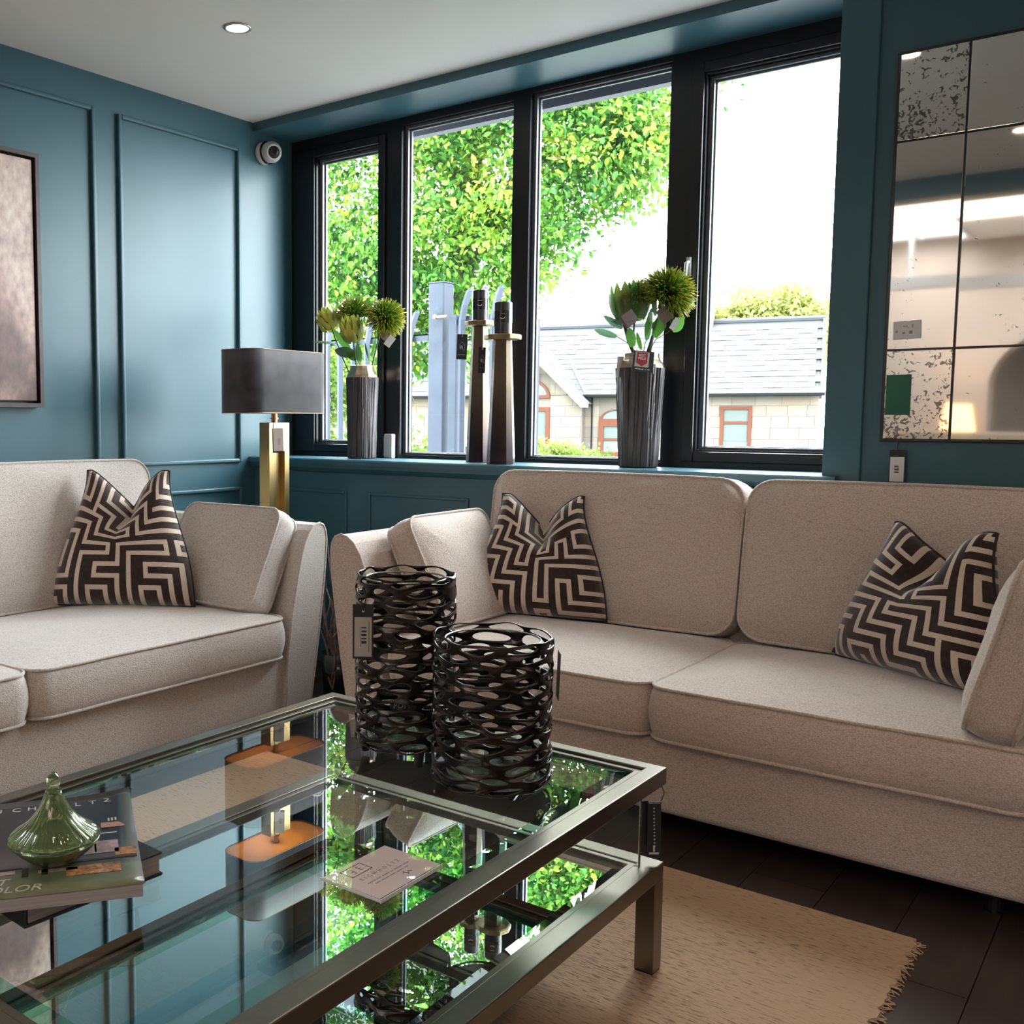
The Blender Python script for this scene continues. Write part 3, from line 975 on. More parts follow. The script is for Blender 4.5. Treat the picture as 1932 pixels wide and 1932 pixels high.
# black swing tags tied to the far corner of the table
T = frame_matrix((3.033, -1.805, 0.336), (0.75, 0.66, 0), (-0.06, 0.02, 1))
tt = thing('swing_tag', 'black swing tag with tiny white lettering on coffee table corner', 'tag', (3.03, -1.80, 0.44))
Ti = Matrix.Translation((-3.03, 1.80, -0.44)) @ T
s = MB(); card(s, Ti, 0.030, 0.125, 0.0012)
cd = put('card', s, 'black_card', tt)
s = MB()
for k in range(12):
    card(s, Ti, 0.0032, 0.0026 if k % 3 else 0.0034, 0.0018, 0, -0.001 + 0.0002 * k, 0.048 - 0.0078 * k)
card(s, Ti, 0.004, 0.014, 0.0018, 0, 0.0, -0.043)
card(s, Ti, 0.022, 0.004, 0.0018, 0, 0.0, -0.054)
card(s, Ti, 0.026, 0.0015, 0.0018, 0, 0.0, 0.060)
put('lettering', s, 'silver_ink', cd)
T2 = Matrix.Translation((-0.018, -0.004, 0.012)) @ Ti @ Matrix.Rotation(0.12, 4, 'Z')
s = MB(); card(s, T2, 0.022, 0.10, 0.0012)
put('card', s, 'black_card', tt)
put('cord', MB().tube([(0.012, 0.006, -0.04), (0.018, 0.01, -0.02), (0.010, 0.008, -0.002), (0.002, 0.004, 0.0)], 0.0011, 6), 'cord', tt)

# ------------------------------------------------------------------ lattice lanterns
def lattice(r, z0, z1, nc, nr, shear, seed, fill=0.035):
    rr = random.Random(seed)
    jit = {}
    def V(k, m):
        m %= 2 * nc
        if (k, m) not in jit:
            c = (k + 1) // 2 if k % 2 else k // 2
            # line k: vertex at s=m/2 is 'low' when it is the centre of a row-k cell
            low = (m % 2 == 0) if k % 2 == 0 else (m % 2 == 1)
            a = -0.2 if low else 0.2
            edge = k in (0, nr)
            js, jz = rr.uniform(-0.22, 0.22), rr.uniform(-0.30, 0.30) * (0.5 if edge else 1)
            jit[(k, m)] = (m / 2 + js, k + a + jz)
        return jit[(k, m)]
    def P(s, k):
        z = z0 + (z1 - z0) * k / nr
        an = 2 * PI * s / nc + shear * k / nr
        return (r * math.cos(an), r * math.sin(an), z)
    vid = {}
    mb = MB()
    vs, fs = [], []
    def gid(k, m):
        m %= 2 * nc
        if (k, m) not in vid:
            s, kk = V(k, m)
            vid[(k, m)] = len(vs)
            vs.append(P(s, kk))
        return vid[(k, m)]
    for j in range(nr):
        for i in range(nc):
            c = 2 * i + (j % 2)
            keys = [(j, c - 1), (j, c), (j, c + 1), (j + 1, c + 1), (j + 1, c), (j + 1, c - 1)]
            ids = [gid(*q) for q in keys]
            pts = []
            for (k, m) in keys:
                s, kk = V(k, m)
                if s - c / 2 > nc / 2: s -= nc
                if s - c / 2 < -nc / 2: s += nc
                pts.append((s, kk))
            cs = sum(p[0] for p in pts) / 6
            ck = sum(p[1] for p in pts) / 6
            if rr.random() < fill:
                fs.append(tuple(ids))
                continue
            g = rr.uniform(0.58, 0.86)
            gz = g * rr.uniform(0.85, 1.0)
            base = len(vs)
            for s, kk in pts:
                vs.append(P(cs + (s - cs) * g, ck + (kk - ck) * gz))
            for q in range(6):
                n = (q + 1) % 6
                fs.append((ids[q], ids[n], base + n, base + q))
    mb.add(vs, fs)
    return mb

def lantern(label, loc, r, z0, z1, nc, nr, shear, seed, feet):
    t = thing('lattice_lantern', label, 'lantern', loc, group='lattice lanterns on the coffee table')
    put('lattice', lattice(r, z0, z1, nc, nr, shear, seed), 'lattice', t, smooth=True, solid=0.006, sub=2)
    rg = r * 0.80
    put('glass_cylinder', MB().lathe([(rg, z0 + 0.012), (rg, z1 - 0.012)], 40, cap=False), 'clear_glass', t, smooth=True)
    put('glass_rim', MB().tube([(rg * math.cos(2 * PI * k / 40), rg * math.sin(2 * PI * k / 40), z1 - 0.012) for k in range(40)], 0.0022, 6, closed=True), 'steel', t, smooth=True)
    put('base_plate', MB().lathe([(r * 0.93, z0 + 0.002), (r * 0.93, z0 + 0.008)], 40), 'lattice', t)
    for k in range(feet):
        a = 2 * PI * k / feet + 3.6
        c, s = math.cos(a), math.sin(a)
        f = MB()
        f.tube([(c * r * 0.86, s * r * 0.86, z0 + 0.006), (c * r * 0.8, s * r * 0.8, 0.002)], [0.014, 0.010], 10)
        put('foot', f, 'lattice', t, smooth=False)
    return t
lt = lantern('taller lattice lantern with a price tag on the coffee table', (2.548, -2.09, 0.478), 0.114, 0.036, 0.425, 8, 17, 1.5, 31, 3)
ls = lantern('shorter lattice lantern at the front on the coffee table', (2.797, -2.118, 0.478), 0.126, 0.012, 0.322, 8, 14, 1.5, 57, 3)
# tag with barcode on the tall one
Tt = frame_matrix((-0.022, -0.128, 0.305), (0.80, 0.60, 0), (0.03, 0.03, 1))
s = MB(); card(s, Tt, 0.046, 0.122, 0.0012)
g = put('price_tag', s, 'black_card', lt)
s = MB(); card(s, Tt, 0.038, 0.088, 0.0018, 0, 0, -0.012)
MAT['buff_card'] = plain('buff_card', (0.42, 0.38, 0.33), 0.6)
put('tag_label', s, 'buff_card', g)
s = MB()
for k, w_ in enumerate((0.006, 0.003, 0.005, 0.004, 0.003)):
    card(s, Tt, 0.011, w_, 0.0024, 0, 0.002, -0.024 + k * 0.0082)
card(s, Tt, 0.0012, 0.07, 0.0024, 0, 0.013, -0.012)
card(s, Tt, 0.0008, 0.045, 0.0024, 0, -0.006, -0.012)
put('barcode', s, 'ink', g)
s = MB().lathe([(0.0028, -0.0012), (0.0028, 0.0012)], 12, T=Tt @ Matrix.Translation((0, 0.046, 0)))
put('eyelet', s, 'white_card', g)
put('tag_cord', MB().tube([tuple(Tt @ Vector((0, 0.046, 0.002))), tuple(Tt @ Vector((0.006, 0.075, 0.006))), tuple(Tt @ Vector((0.0, 0.095, -0.002)))], 0.0013, 6), 'cord', lt)
Tp = frame_matrix((0.058, -0.071, 0.135), (0.78, 0.63, 0), (0, 0, 1))
s = MB(); card(s, Tp, 0.075, 0.034, 0.001)
pt = put('brand_label', s, 'black_card', lt)
text('brand_lettering', 'POMAX', 0.016, 'grey_ink', Tp @ Matrix.Translation((0, 0.004, 0.001)), pt, space=1.15)
s = MB(); card(s, frame_matrix((0.112, 0.082, 0.235), (-0.55, 0.8, 0), (0, 0.05, 1)), 0.045, 0.10, 0.0012)
put('price_tag', s, 'black_card', ls)

# ------------------------------------------------------------------ books and dish
bk1 = thing('book', 'thick black-covered book at the bottom of the coffee table pile', 'book', (2.441, -2.979, 0.474), -0.06)
MAT['paper'] = plain('book_paper', (0.36, 0.33, 0.32), 0.8, noise=0.18, nscale=1.0, stretch=(3, 3, 900))
put('page_block', MB().box((-0.148, -0.122, 0.003), (0.148, 0.126, 0.036)), 'paper', bk1)
put('cover', MB().box((-0.152, -0.130, 0.036), (0.152, 0.130, 0.039)).box((-0.152, -0.130, -0.002), (0.152, 0.130, 0.003)).box((-0.152, -0.131, 0.0), (0.152, -0.126, 0.038)), 'black_card', bk1, bevel=0.0008)
m, nt, b, out = newmat('catalogue_cover')
tc = N(nt, 'ShaderNodeTexCoord')
sp = N(nt, 'ShaderNodeSeparateXYZ'); L(nt, tc.outputs['Object'], sp.inputs[0])
rp = N(nt, 'ShaderNodeValToRGB')
rp.color_ramp.interpolation = 'LINEAR'
rg_ = N(nt, 'ShaderNodeMapRange', i_1=-0.2, i_2=0.2); L(nt, sp.outputs[1], rg_.inputs[0]); L(nt, rg_.outputs[0], rp.inputs[0])
e = rp.color_ramp.elements
e[0].position, e[0].color = 0.0, lin('#6f7057')
e[1].position, e[1].color = 1.0, lin('#101318')
for p_, c_ in ((0.20, '#5e6450'), (0.23, '#3a3835'), (0.30, '#57504d'), (0.40, '#3b3133'), (0.46, '#171a1f'), (0.6, '#13171c')):
    q_ = rp.color_ramp.elements.new(p_); q_.color = lin(c_)
ns = N(nt, 'ShaderNodeTexNoise', i_Scale=28.0, i_Detail=4.0); L(nt, tc.outputs['Object'], ns.inputs['Vector'])
mx = N(nt, 'ShaderNodeMixRGB', blend_type='OVERLAY'); mx.inputs[0].default_value = 0.5
L(nt, rp.outputs[0], mx.inputs[1]); L(nt, ns.outputs[0], mx.inputs[2]); L(nt, mx.outputs[0], b.inputs['Base Color'])
b.inputs['Roughness'].default_value = 0.28
MAT['catalogue'] = m
ang = math.atan2(0.818, 0.575)
bk2 = thing('catalogue', 'large softcover furnishing catalogue lying under the green dish', 'book', (2.461, -2.994, 0.5145), ang)
cv = MB()
nx_, ny_ = 10, 14
def cvz(x, y):
    return 0.0215 + 0.008 * max(0, (x + 0.02) / 0.15) ** 3 * max(0, y / 0.2) ** 1.0
vs = [(-0.15 + 0.30 * i / nx_, -0.2 + 0.4 * j / ny_, cvz(-0.15 + 0.30 * i / nx_, -0.2 + 0.4 * j / ny_)) for j in range(ny_ + 1) for i in range(nx_ + 1)]
fs = [(j * (nx_ + 1) + i, j * (nx_ + 1) + i + 1, (j + 1) * (nx_ + 1) + i + 1, (j + 1) * (nx_ + 1) + i) for j in range(ny_) for i in range(nx_)]
fc = put('front_cover', cv.add(vs, fs), 'catalogue', bk2, smooth=True, solid=0.0006, fix=False)
put('page_block', MB().box((-0.147, -0.198, 0.0), (0.147, 0.197, 0.0205)), 'paper', bk2)
# printed pictures on the cover: dark room, pink bed, basket, table, lamps
def print_patch(name, mat, rects, off=0.0006):
    for x, y, w, h in rects:
        put(name, MB().box((x - w / 2, y - h / 2, cvz(x, y) + 0.0004), (x + w / 2, y + h / 2, cvz(x, y) + 0.0004 + off)), mat, fc)
MAT['print_pink'] = plain('print_pink', (0.36, 0.25, 0.25), 0.3, noise=0.4, nscale=60)
MAT['print_orange'] = plain('print_orange', (0.36, 0.17, 0.07), 0.3, noise=0.7, nscale=120)
MAT['print_peach'] = plain('print_peach', (0.42, 0.21, 0.15), 0.3)
print_patch('cover_print', 'print_pink', [(0.075, -0.045, 0.085, 0.05), (-0.09, -0.112, 0.09, 0.012), (0.02, -0.118, 0.06, 0.01)])
print_patch('cover_print', 'print_orange', [(0.075, -0.128, 0.085, 0.034), (0.128, -0.07, 0.035, 0.03), (-0.115, -0.06, 0.06, 0.04)])
print_patch('cover_print', 'print_peach', [(0.112, 0.045, 0.04, 0.022)])
print_patch('cover_print', 'black_card', [(0.08, -0.093, 0.13, 0.006), (-0.03, -0.115, 0.010, 0.03), (0.0, -0.115, 0.010, 0.03), (-0.09, -0.098, 0.11, 0.004), (0.06, -0.04, 0.003, 0.05), (0.08, -0.04, 0.003, 0.05)])
print_patch('cover_print', 'silver_ink', [(0.106, 0.068, 0.003, 0.013), (0.112, 0.068, 0.003, 0.013), (0.118, 0.068, 0.003, 0.013), (0.10, 0.012, 0.035, 0.004)])
for k, ch in enumerate('EICHHOLTZ'):
    x = 0.1075 - (8 - k) * 0.0270
    text('title_letter', ch, 0.024, 'silver_ink', Matrix.Translation((x, 0.158, cvz(x, 0.158) + 0.0007)), fc)
MAT['pale_ink'] = plain('pale_ink', (0.55, 0.55, 0.45), 0.4)
text('subtitle', 'THE ART', 0.030, 'pale_ink', Matrix.Translation((-0.115, -0.145, cvz(0, -0.145) + 0.0007)), fc, shear=0.25)
text('subtitle', 'IN COLOR', 0.030, 'pale_ink', Matrix.Translation((-0.075, -0.172, cvz(0, -0.172) + 0.0007)), fc, shear=0.25)

m, nt, b, out = newmat('green_pressed_glass')
b.inputs['Base Color'].default_value = (0.60, 0.72, 0.42, 1)
b.inputs['Roughness'].default_value = 0.02
b.inputs['Transmission Weight'].default_value = 0.92
b.inputs['IOR'].default_value = 1.45
MAT['green_glass'] = m
dish = thing('sweet_dish', 'green ribbed glass dish with a pointed lid on the catalogue', 'dish', (2.536, -3.028, 0.5365))
put('bowl', MB().lathe([(0.0, 0.0), (0.028, 0.001), (0.044, 0.009), (0.060, 0.023), (0.070, 0.034), (0.0725, 0.038), (0.0705, 0.041), (0.063, 0.034), (0.044, 0.016), (0.026, 0.007), (0.0, 0.006)], 48, cap=False), 'green_glass', dish, smooth=True)
def rib(r, z, t):
    k = max(0.0, min(1.0, (r - 0.014) / 0.04))
    return r * (1 + 0.045 * k * abs(math.sin(14 * t + 30 * z)))
lid = put('lid', MB().lathe([(0.068, 0.0405), (0.0695, 0.0435), (0.063, 0.050), (0.050, 0.059), (0.038, 0.070), (0.028, 0.083), (0.020, 0.098), (0.014, 0.112), (0.0115, 0.120), (0.008, 0.118), (0.010, 0.110), (0.016, 0.096), (0.024, 0.081), (0.034, 0.067), (0.047, 0.056), (0.059, 0.047), (0.064, 0.042)], 224, fr=rib, closed=True), 'green_glass', dish, smooth=True)
put('finial', MB().lathe([(0.0, 0.112), (0.011, 0.118), (0.0085, 0.123), (0.012, 0.129), (0.0125, 0.134), (0.009, 0.141), (0.004, 0.147), (0.0, 0.149)], 10, cap=False), 'clear_solid' if 'clear_solid' in MAT else 'green_glass', lid, smooth=True)

# ------------------------------------------------------------------ acrylic sign
sg = thing('acrylic_sign', 'pink printed card in a clear acrylic block on the glass table', 'sign', (2.9025, -2.635, 0.4715))
T = frame_matrix((0, 0, 0), (0.0, 1, 0), (-1, 0, 0))
def flat(w, h, z0, z1, cx=0, cy=0):
    return MB().box((cx - w / 2, cy - h / 2, z0), (cx + w / 2, cy + h / 2, z1), 0, T)
MAT['pink_card'] = plain('pink_card', (0.78, 0.63, 0.62), 0.35)
MAT['acrylic'] = thin_glass('acrylic', (0.97, 0.98, 0.98), 1.5)
put('acrylic_block', flat(0.174, 0.125, 0.0005, 0.020), 'acrylic', sg)
put('acrylic_foot', flat(0.174, 0.012, 0.0005, 0.012, 0, -0.072), 'acrylic', sg)
put('polished_edge', flat(0.174, 0.0015, 0.013, 0.0195, 0, -0.0632).box((-0.088, -0.0625, 0.015), (-0.0865, 0.0625, 0.0195), 0, T), 'white_card', sg)
pc = put('printed_card', flat(0.168, 0.119, 0.0185, 0.0192), 'pink_card', sg)
def tb(x, y, w, h):
    return flat(w, h, 0.0192, 0.0195, x, y)
s = tb(-0.028, 0.048, 0.052, 0.0016)
for q in (tb(-0.028, 0.020, 0.052, 0.0016), tb(-0.0535, 0.034, 0.0016, 0.028), tb(-0.0025, 0.034, 0.0016, 0.028)):
    s.add(q.v, q.f)
put('logo_box', s, 'ink', pc)
text('logo_letter', 'E', 0.022, 'ink', T @ Matrix.Translation((-0.018, 0.034, 0.0194)), pc, bold=-0.0006)
text('logo_letter', 'E', 0.022, 'ink', T @ Matrix.Translation((-0.038, 0.034, 0.0194)) @ Matrix.Rotation(PI, 4, 'Z'), pc, bold=-0.0006)
text('sign_lettering', 'EICHHOLTZ', 0.0115, 'grey_ink', T @ Matrix.Translation((0.0, 0.004, 0.0194)), pc, space=1.9)
s = MB()
for y, ws in ((-0.013, (0.02, 0.012, 0.018, 0.008, 0.022, 0.014)), (-0.022, (0.012, 0.02, 0.015, 0.018, 0.01))):
    x = -sum(ws) / 2 - 0.008
    for w_ in ws:
        q = tb(x + w_ / 2, y, w_, 0.0022); s.add(q.v, q.f); x += w_ + 0.0035
put('small_print', s, 'grey_ink', pc)
put('signature', MB().tube([tuple(T @ Vector(p)) for p in ((0.012, -0.036, 0.0196), (0.018, -0.030, 0.0196), (0.020, -0.042, 0.0196), (0.026, -0.034, 0.0196), (0.032, -0.039, 0.0196))], 0.0006, 5), 'ink', pc)

# ------------------------------------------------------------------ floor lamp
lp = thing('floor_lamp', 'brass column floor lamp with charcoal velvet rectangular shade', 'lamp', (0.60, -0.475, 0))
put('base', MB().box((-0.13, -0.16, 0), (0.13, 0.16, 0.022)), 'gold', lp, bevel=0.003)
c_ = MB()
c_.box((-0.0315, -0.068, 0.022), (0.0315, -0.040, 1.234)).box((-0.0315, 0.036, 0.022), (0.0315, 0.068, 1.234)).box((-0.018, -0.041, 0.022), (0.006, 0.037, 1.234)).box((-0.0315, -0.041, 1.10), (0.0315, 0.037, 1.234))
put('column', c_, 'gold', lp, bevel=0.0012)
MAT['copper'] = plain('copper', (0.62, 0.30, 0.16), 0.28, 1.0)
put('neck', MB().tube([(0, 0, 1.234), (0, 0, 1.30)], 0.014, 16).tube([(0, 0, 1.25), (0, 0, 1.256)], 0.019, 16), 'copper', lp, smooth=False)
def shell(w, d, rad, z0, z1):
    o = rrect(w, d, rad, 9, 4)
    n = len(o)
    vs = [(x, y, z0) for x, y in o] + [(x, y, z1) for x, y in o]
    return MB().add(vs, [(i, (i + 1) % n, n + (i + 1) % n, n + i) for i in range(n)])
shd = put('lamp_shade', shell(0.24, 0.525, 0.075, 1.277, 1.560), 'shade', lp, smooth=True, solid=0.003)
put('shade_lining', shell(0.234, 0.519, 0.073, 1.279, 1.558), 'copper_lining', shd, smooth=True, fix=False)
MAT['trim_cord'] = plain('bronze_cord', (0.3, 0.2, 0.12), 0.4, 0.5)
for z_ in (1.560, 1.277):
    put('shade_trim', MB().tube([(x, y, z_) for x, y in rrect(0.242, 0.527, 0.076, 9, 4)], 0.002, 6, closed=True), 'trim_cord', shd)
o_ = rrect(0.232, 0.517, 0.072, 9, 4)
m, nt, b, out = newmat('amber_diffuser')
tl = N(nt, 'ShaderNodeBsdfTranslucent'); tl.inputs[0].default_value = (0.90, 0.60, 0.30, 1)
b.inputs['Base Color'].default_value = (0.62, 0.42, 0.22, 1)
mx = N(nt, 'ShaderNodeMixShader'); mx.inputs[0].default_value = 0.5
L(nt, b.outputs[0], mx.inputs[1]); L(nt, tl.outputs[0], mx.inputs[2]); L(nt, mx.outputs[0], out.inputs[0])
MAT['diffuser'] = m
put('diffuser', MB().prism(o_, 2, 1.284, 1.286), 'diffuser', shd)
lamp('shade_bulb', 'POINT', (0.60, -0.475, 1.44), 5, (1.0, 0.80, 0.55), shadow_soft_size=0.04)
put('bulb_holder', MB().tube([(0, 0, 1.286), (0, 0, 1.36)], 0.02, 14), 'copper', shd)
Tl = frame_matrix((0.072, -0.050, 1.156), (0.75, 0.66, 0.03), (-0.06, 0, 1))
s = MB(); card(s, Tl, 0.046, 0.105, 0.0012)
g = put('price_tag', s, 'white_card', lp)
s = MB(); card(s, Tl, 0.012, 0.03, 0.0018, 0, 0.003, -0.01)
put('tag_print', s, 'silver_ink', g)
s = MB(); card(s, Matrix.Translation((-0.007, 0.004, -0.004)) @ Tl, 0.05, 0.112, 0.001)
put('tag_backing', s, 'black_card', g)
put('tag_cord', MB().tube([(0.0, -0.012, 1.29), (0.02, -0.03, 1.275), (0.042, -0.05, 1.235), (0.05, -0.062, 1.205)], 0.0022, 6), 'cord', lp)

# ------------------------------------------------------------------ dried twigs in the gap between the sofas
MAT['twig'] = plain('dried_twig', (0.22, 0.13, 0.10), 0.6, noise=0.3, nscale=30)
tw = thing('twig_bundle', 'bundle of wavy dried twigs standing between the two sofas', 'twigs', (0.985, -0.46, 0))
rr = random.Random(12)
for k in range(15):
    bx, by = rr.uniform(-0.04, 0.04), rr.uniform(-0.06, 0.06)
    tx, ty = rr.uniform(-0.16, 0.16), rr.uniform(-0.2, 0.16)
    hgt = rr.uniform(0.45, 0.72) if k else 0.74
    pts = []
    p1, p2 = rr.uniform(0, 6), rr.uniform(0, 6)
    for q in range(22):
        s_ = q / 21
        pts.append((bx + (tx - bx) * s_ + 0.022 * math.sin(11 * s_ + p1), by + (ty - by) * s_ + 0.022 * math.sin(12 * s_ + p2), 0.02 + hgt * s_))
    put('twig', MB().tube(pts, [0.005 - 0.003 * q / 21 for q in range(22)], 6), 'twig', tw, smooth=True)
put('holder', MB().lathe([(0.0, 0.0), (0.07, 0.0), (0.085, 0.2), (0.08, 0.2), (0.066, 0.01), (0.0, 0.01)], 24, cap=False), 'black_plastic', tw, smooth=True)

# ------------------------------------------------------------------ vases on the sill
MAT['bark'] = plain('bark_textured_glaze', (0.060, 0.052, 0.054), 0.55, 0.25, noise=0.5, nscale=30, stretch=(1, 1, 0.12), bump=0.5, bscale=50)
MAT['neck'] = plain('pale_bronze_neck', (0.50, 0.38, 0.27), 0.28, 0.9, noise=0.25, nscale=30)
def bark_vase(label, loc, r0, r1, h, seed):
    t = thing('bark_vase', label, 'vase', loc, group='bark-textured vases')
    rr = random.Random(seed)
    n = 150
    ridge = [rr.choice((0, 0, 0.02, -0.05, 0.045, -0.08, 0.0, 0.03)) * rr.uniform(0.4, 1) for _ in range(n)]
    ph = [rr.uniform(0, 6) for _ in range(n)]
    def fr(r, z, t_):
        k = int(t_ / (2 * PI) * n + 0.5) % n
        fac = abs(math.cos(t_ * 3.5))
        k = (k + int(1.5 * math.sin(7 * z + t_ * 3))) % n
        return r * (0.985 + 0.02 * fac) * (1 + ridge[k] * (0.6 + 0.5 * math.sin(9 * z + ph[k])))
    m_ = 16
    prof = [(r0 * 0.9, 0.0), (r0 * 0.97, 0.004)] + [(r0 + (r1 - r0) * q / m_, 0.006 + (h - 0.07) * q / m_) for q in range(m_ + 1)]
    put('body', MB().lathe(prof, n, fr=fr), 'bark', t, smooth=False)
    zt = h - 0.062
    put('neck', MB().lathe([(r1 * 0.985, zt - 0.002), (r1 * 0.95, zt + 0.012), (r1 * 0.80, zt + 0.032), (r1 * 0.755, zt + 0.044), (r1 * 0.76, zt + 0.058), (r1 * 0.71, zt + 0.060), (r1 * 0.69, zt + 0.03), (r1 * 0.6, zt - 0.15)], 14, cap=False), 'neck', t, smooth=False)
    return t
va = bark_vase('narrower bark vase on the sill, beside the floor lamp', (0.622, 0.150, 1.05), 0.072, 0.082, 0.475, 3)
vb = bark_vase('wider bark vase on the sill, wearing a red BEST PRICE tag', (2.100, 0.175, 1.05), 0.080, 0.097, 0.480, 4)

# ------------------------------------------------------------------ artificial proteas
def foliage_mat(name, c, rough=0.5, tr=0.35):
    m, nt, b, out = newmat(name)
    b.inputs['Base Color'].default_value = (*c, 1)
    b.inputs['Roughness'].default_value = rough
    tl = N(nt, 'ShaderNodeBsdfTranslucent'); tl.inputs[0].default_value = (c[0] * 1.3, c[1] * 1.4, c[2], 1)
    mx = N(nt, 'ShaderNodeMixShader'); mx.inputs[0].default_value = tr
    L(nt, b.outputs[0], mx.inputs[1]); L(nt, tl.outputs[0], mx.inputs[2]); L(nt, mx.outputs[0], out.inputs[0])
    return m
MAT['petal'] = foliage_mat('protea_petal', (0.34, 0.36, 0.06))
MAT['petal_dark'] = foliage_mat('protea_outer_petal', (0.10, 0.13, 0.03))
MAT['needle'] = foliage_mat('pincushion_needle', (0.10, 0.26, 0.015), tr=0.25)
MAT['needle_tip'] = foliage_mat('pincushion_tip', (0.36, 0.34, 0.03), tr=0.3)
MAT['leaf'] = foliage_mat('bouquet_leaf', (0.055, 0.15, 0.03))
MAT['leaf_blue'] = foliage_mat('bouquet_leaf_underside', (0.05, 0.09, 0.07))
MAT['stem'] = plain('artificial_stem', (0.05, 0.055, 0.03), 0.6)

def petal_shape(L_, W_, cup=0.25, curl=0.1):
    """leaf along +z, width along x, concave toward -y"""
    vs, fs = [], []
    n = 6
    for i in range(n + 1):
        s = i / n
        w = W_ / 2 * (math.sin(PI * min(1, 0.12 + 0.86 * s)) ** 0.8)
        if i == n: w *= 0.15
        for u in (-1, 0, 1):
            vs.append((u * w, cup * W_ * (1 - u * u) * math.sin(PI * s) + curl * L_ * s * s, L_ * s))
    for i in range(n):
        for j in range(2):
            a = i * 3 + j
            fs.append((a, a + 1, a + 4, a + 3))
    return vs, fs

def basis(d):
    return Vector(d).normalized().to_track_quat('Z', 'Y').to_matrix().to_4x4()

def stem_path(a, b):
    a, b = Vector(a), Vector(b)
    return [a.lerp(b, k / 6) + Vector((0, 0, 0)) + (b - a).cross(Vector((0.3, 1, 0))).normalized() * 0.008 * math.sin(PI * k / 6) for k in range(7)]

def leaf_on(t, base, tip, w, mat='leaf', droop=0.02):
    base, tip = Vector(base), Vector(tip)
    d = tip - base
    T = Matrix.Translation(base) @ basis(d) @ Matrix.Rotation(rnd.uniform(0, 6.28), 4, 'Z')
    vs, fs = petal_shape(d.length, w, 0.16, 0.05)
    return put('leaf', MB().add([T @ Vector(v) for v in vs], fs), mat, t, smooth=True, fix=False)

def protea(t, head, root, size, open_=0.35, pet='petal'):
    head, root = Vector(head), Vector(root)
    d = (head - root).normalized()
    put('stem', MB().tube(stem_path(root, head - d * size * 0.4), 0.0035, 7), 'stem', t, smooth=True)
    T0 = Matrix.Translation(head - d * size * 0.5) @ basis(d)
    put('core', MB().lathe([(0.0, 0.0), (size * 0.26, size * 0.12), (size * 0.34, size * 0.4), (size * 0.26, size * 0.75), (size * 0.1, size * 0.92), (0.0, size * 0.95)], 14, cap=False, T=T0), 'petal_dark', t, smooth=True)
    for ring_, (cnt, zz, L_, rad, lean) in enumerate(((8, -0.02, 0.40, 0.24, 0.50), (9, 0.12, 0.46, 0.34, 0.22), (9, 0.30, 0.50, 0.36, 0.02), (8, 0.46, 0.52, 0.30, -0.18), (6, 0.55, 0.45, 0.16, -0.25))):
        for k in range(cnt):
            a = 2 * PI * (k + 0.5 * (ring_ % 2)) / cnt + rnd.uniform(-0.08, 0.08)
            vs, fs = petal_shape(size * L_ * rnd.uniform(0.9, 1.1), size * 0.235, 0.35, 0.10)
            T = T0 @ Matrix.Rotation(a, 4, 'Z') @ Matrix.Translation((0, size * rad, size * zz)) @ Matrix.Rotation(-(lean * (0.5 + open_)), 4, 'X')
            put('petal', MB().add([T @ Vector(v) for v in vs], fs), pet if ring_ else 'petal', t, smooth=True, fix=False)

def pincushion(t, head, root, R, axis, n=520, cone=1.75):
    head, root = Vector(head), Vector(root)
    ax = Vector(axis).normalized()
    put('stem', MB().tube(stem_path(root, head - ax * R * 0.3), 0.0038, 7), 'stem', t, smooth=True)
    B = basis(ax)
    a_, b_ = MB(), MB()
    for k in range(n):
        z = 1 - (1 - math.cos(cone)) * (k + 0.5) / n
        th = 2.399963 * k
        s_ = math.sqrt(max(0, 1 - z * z))
        dv = (B @ Vector((s_ * math.cos(th), s_ * math.sin(th), z))).normalized()
        dv = (dv + Vector((rnd.uniform(-1, 1), rnd.uniform(-1, 1), rnd.uniform(-1, 1))) * 0.12).normalized()
        ln = R * rnd.uniform(0.86, 1.08)
        p0, p1, p2 = head + dv * R * 0.22, head + dv * ln * 0.84 + Vector((0, 0, 0.006)), head + dv * ln
        a_.tube([p0, p1], [0.0016, 0.0020], 4, cap=False)
        b_.tube([p1, p2], [0.0022, 0.0010], 4)
    q = put('needles', a_, 'needle', t, fix=False); q['kind'] = 'stuff'
    q = put('needle_tips', b_, 'needle_tip', t, fix=False); q['kind'] = 'stuff'
    put('core', MB().lathe([(0, -R * 0.35), (R * 0.2, -R * 0.25), (R * 0.3, 0), (R * 0.2, R * 0.28), (0, R * 0.3)], 12, cap=False, T=Matrix.Translation(head) @ B), 'petal_dark', t, smooth=True)

ra = (0.622, 0.150, 1.50)
f1 = thing('protea_stem', 'yellow-green protea bloom at the left of the narrower vase', 'flower', ra, group='artificial flowers')
def rel(p, o): return (p[0] - o[0], p[1] - o[1], p[2] - o[2])
protea(f1, rel((0.425, 0.11, 1.765), ra), (-0.02, 0, -0.12), 0.125, 0.5)
leaf_on(f1, rel((0.49, 0.12, 1.64), ra), rel((0.345, 0.08, 1.645), ra), 0.055)
leaf_on(f1, rel((0.56, 0.13, 1.60), ra), rel((0.46, 0.10, 1.71), ra), 0.06)
f2 = thing('pincushion_stem', 'spiky olive pincushion bloom behind the others in the narrower vase', 'flower', ra, group='artificial flowers')
pincushion(f2, rel((0.53, 0.20, 1.775), ra), (0.0, 0.02, -0.12), 0.105, (-0.2, -0.2, 1.0))
f3 = thing('protea_stem', 'closed scaly protea bud at the front of the narrower vase', 'flower', ra, group='artificial flowers')
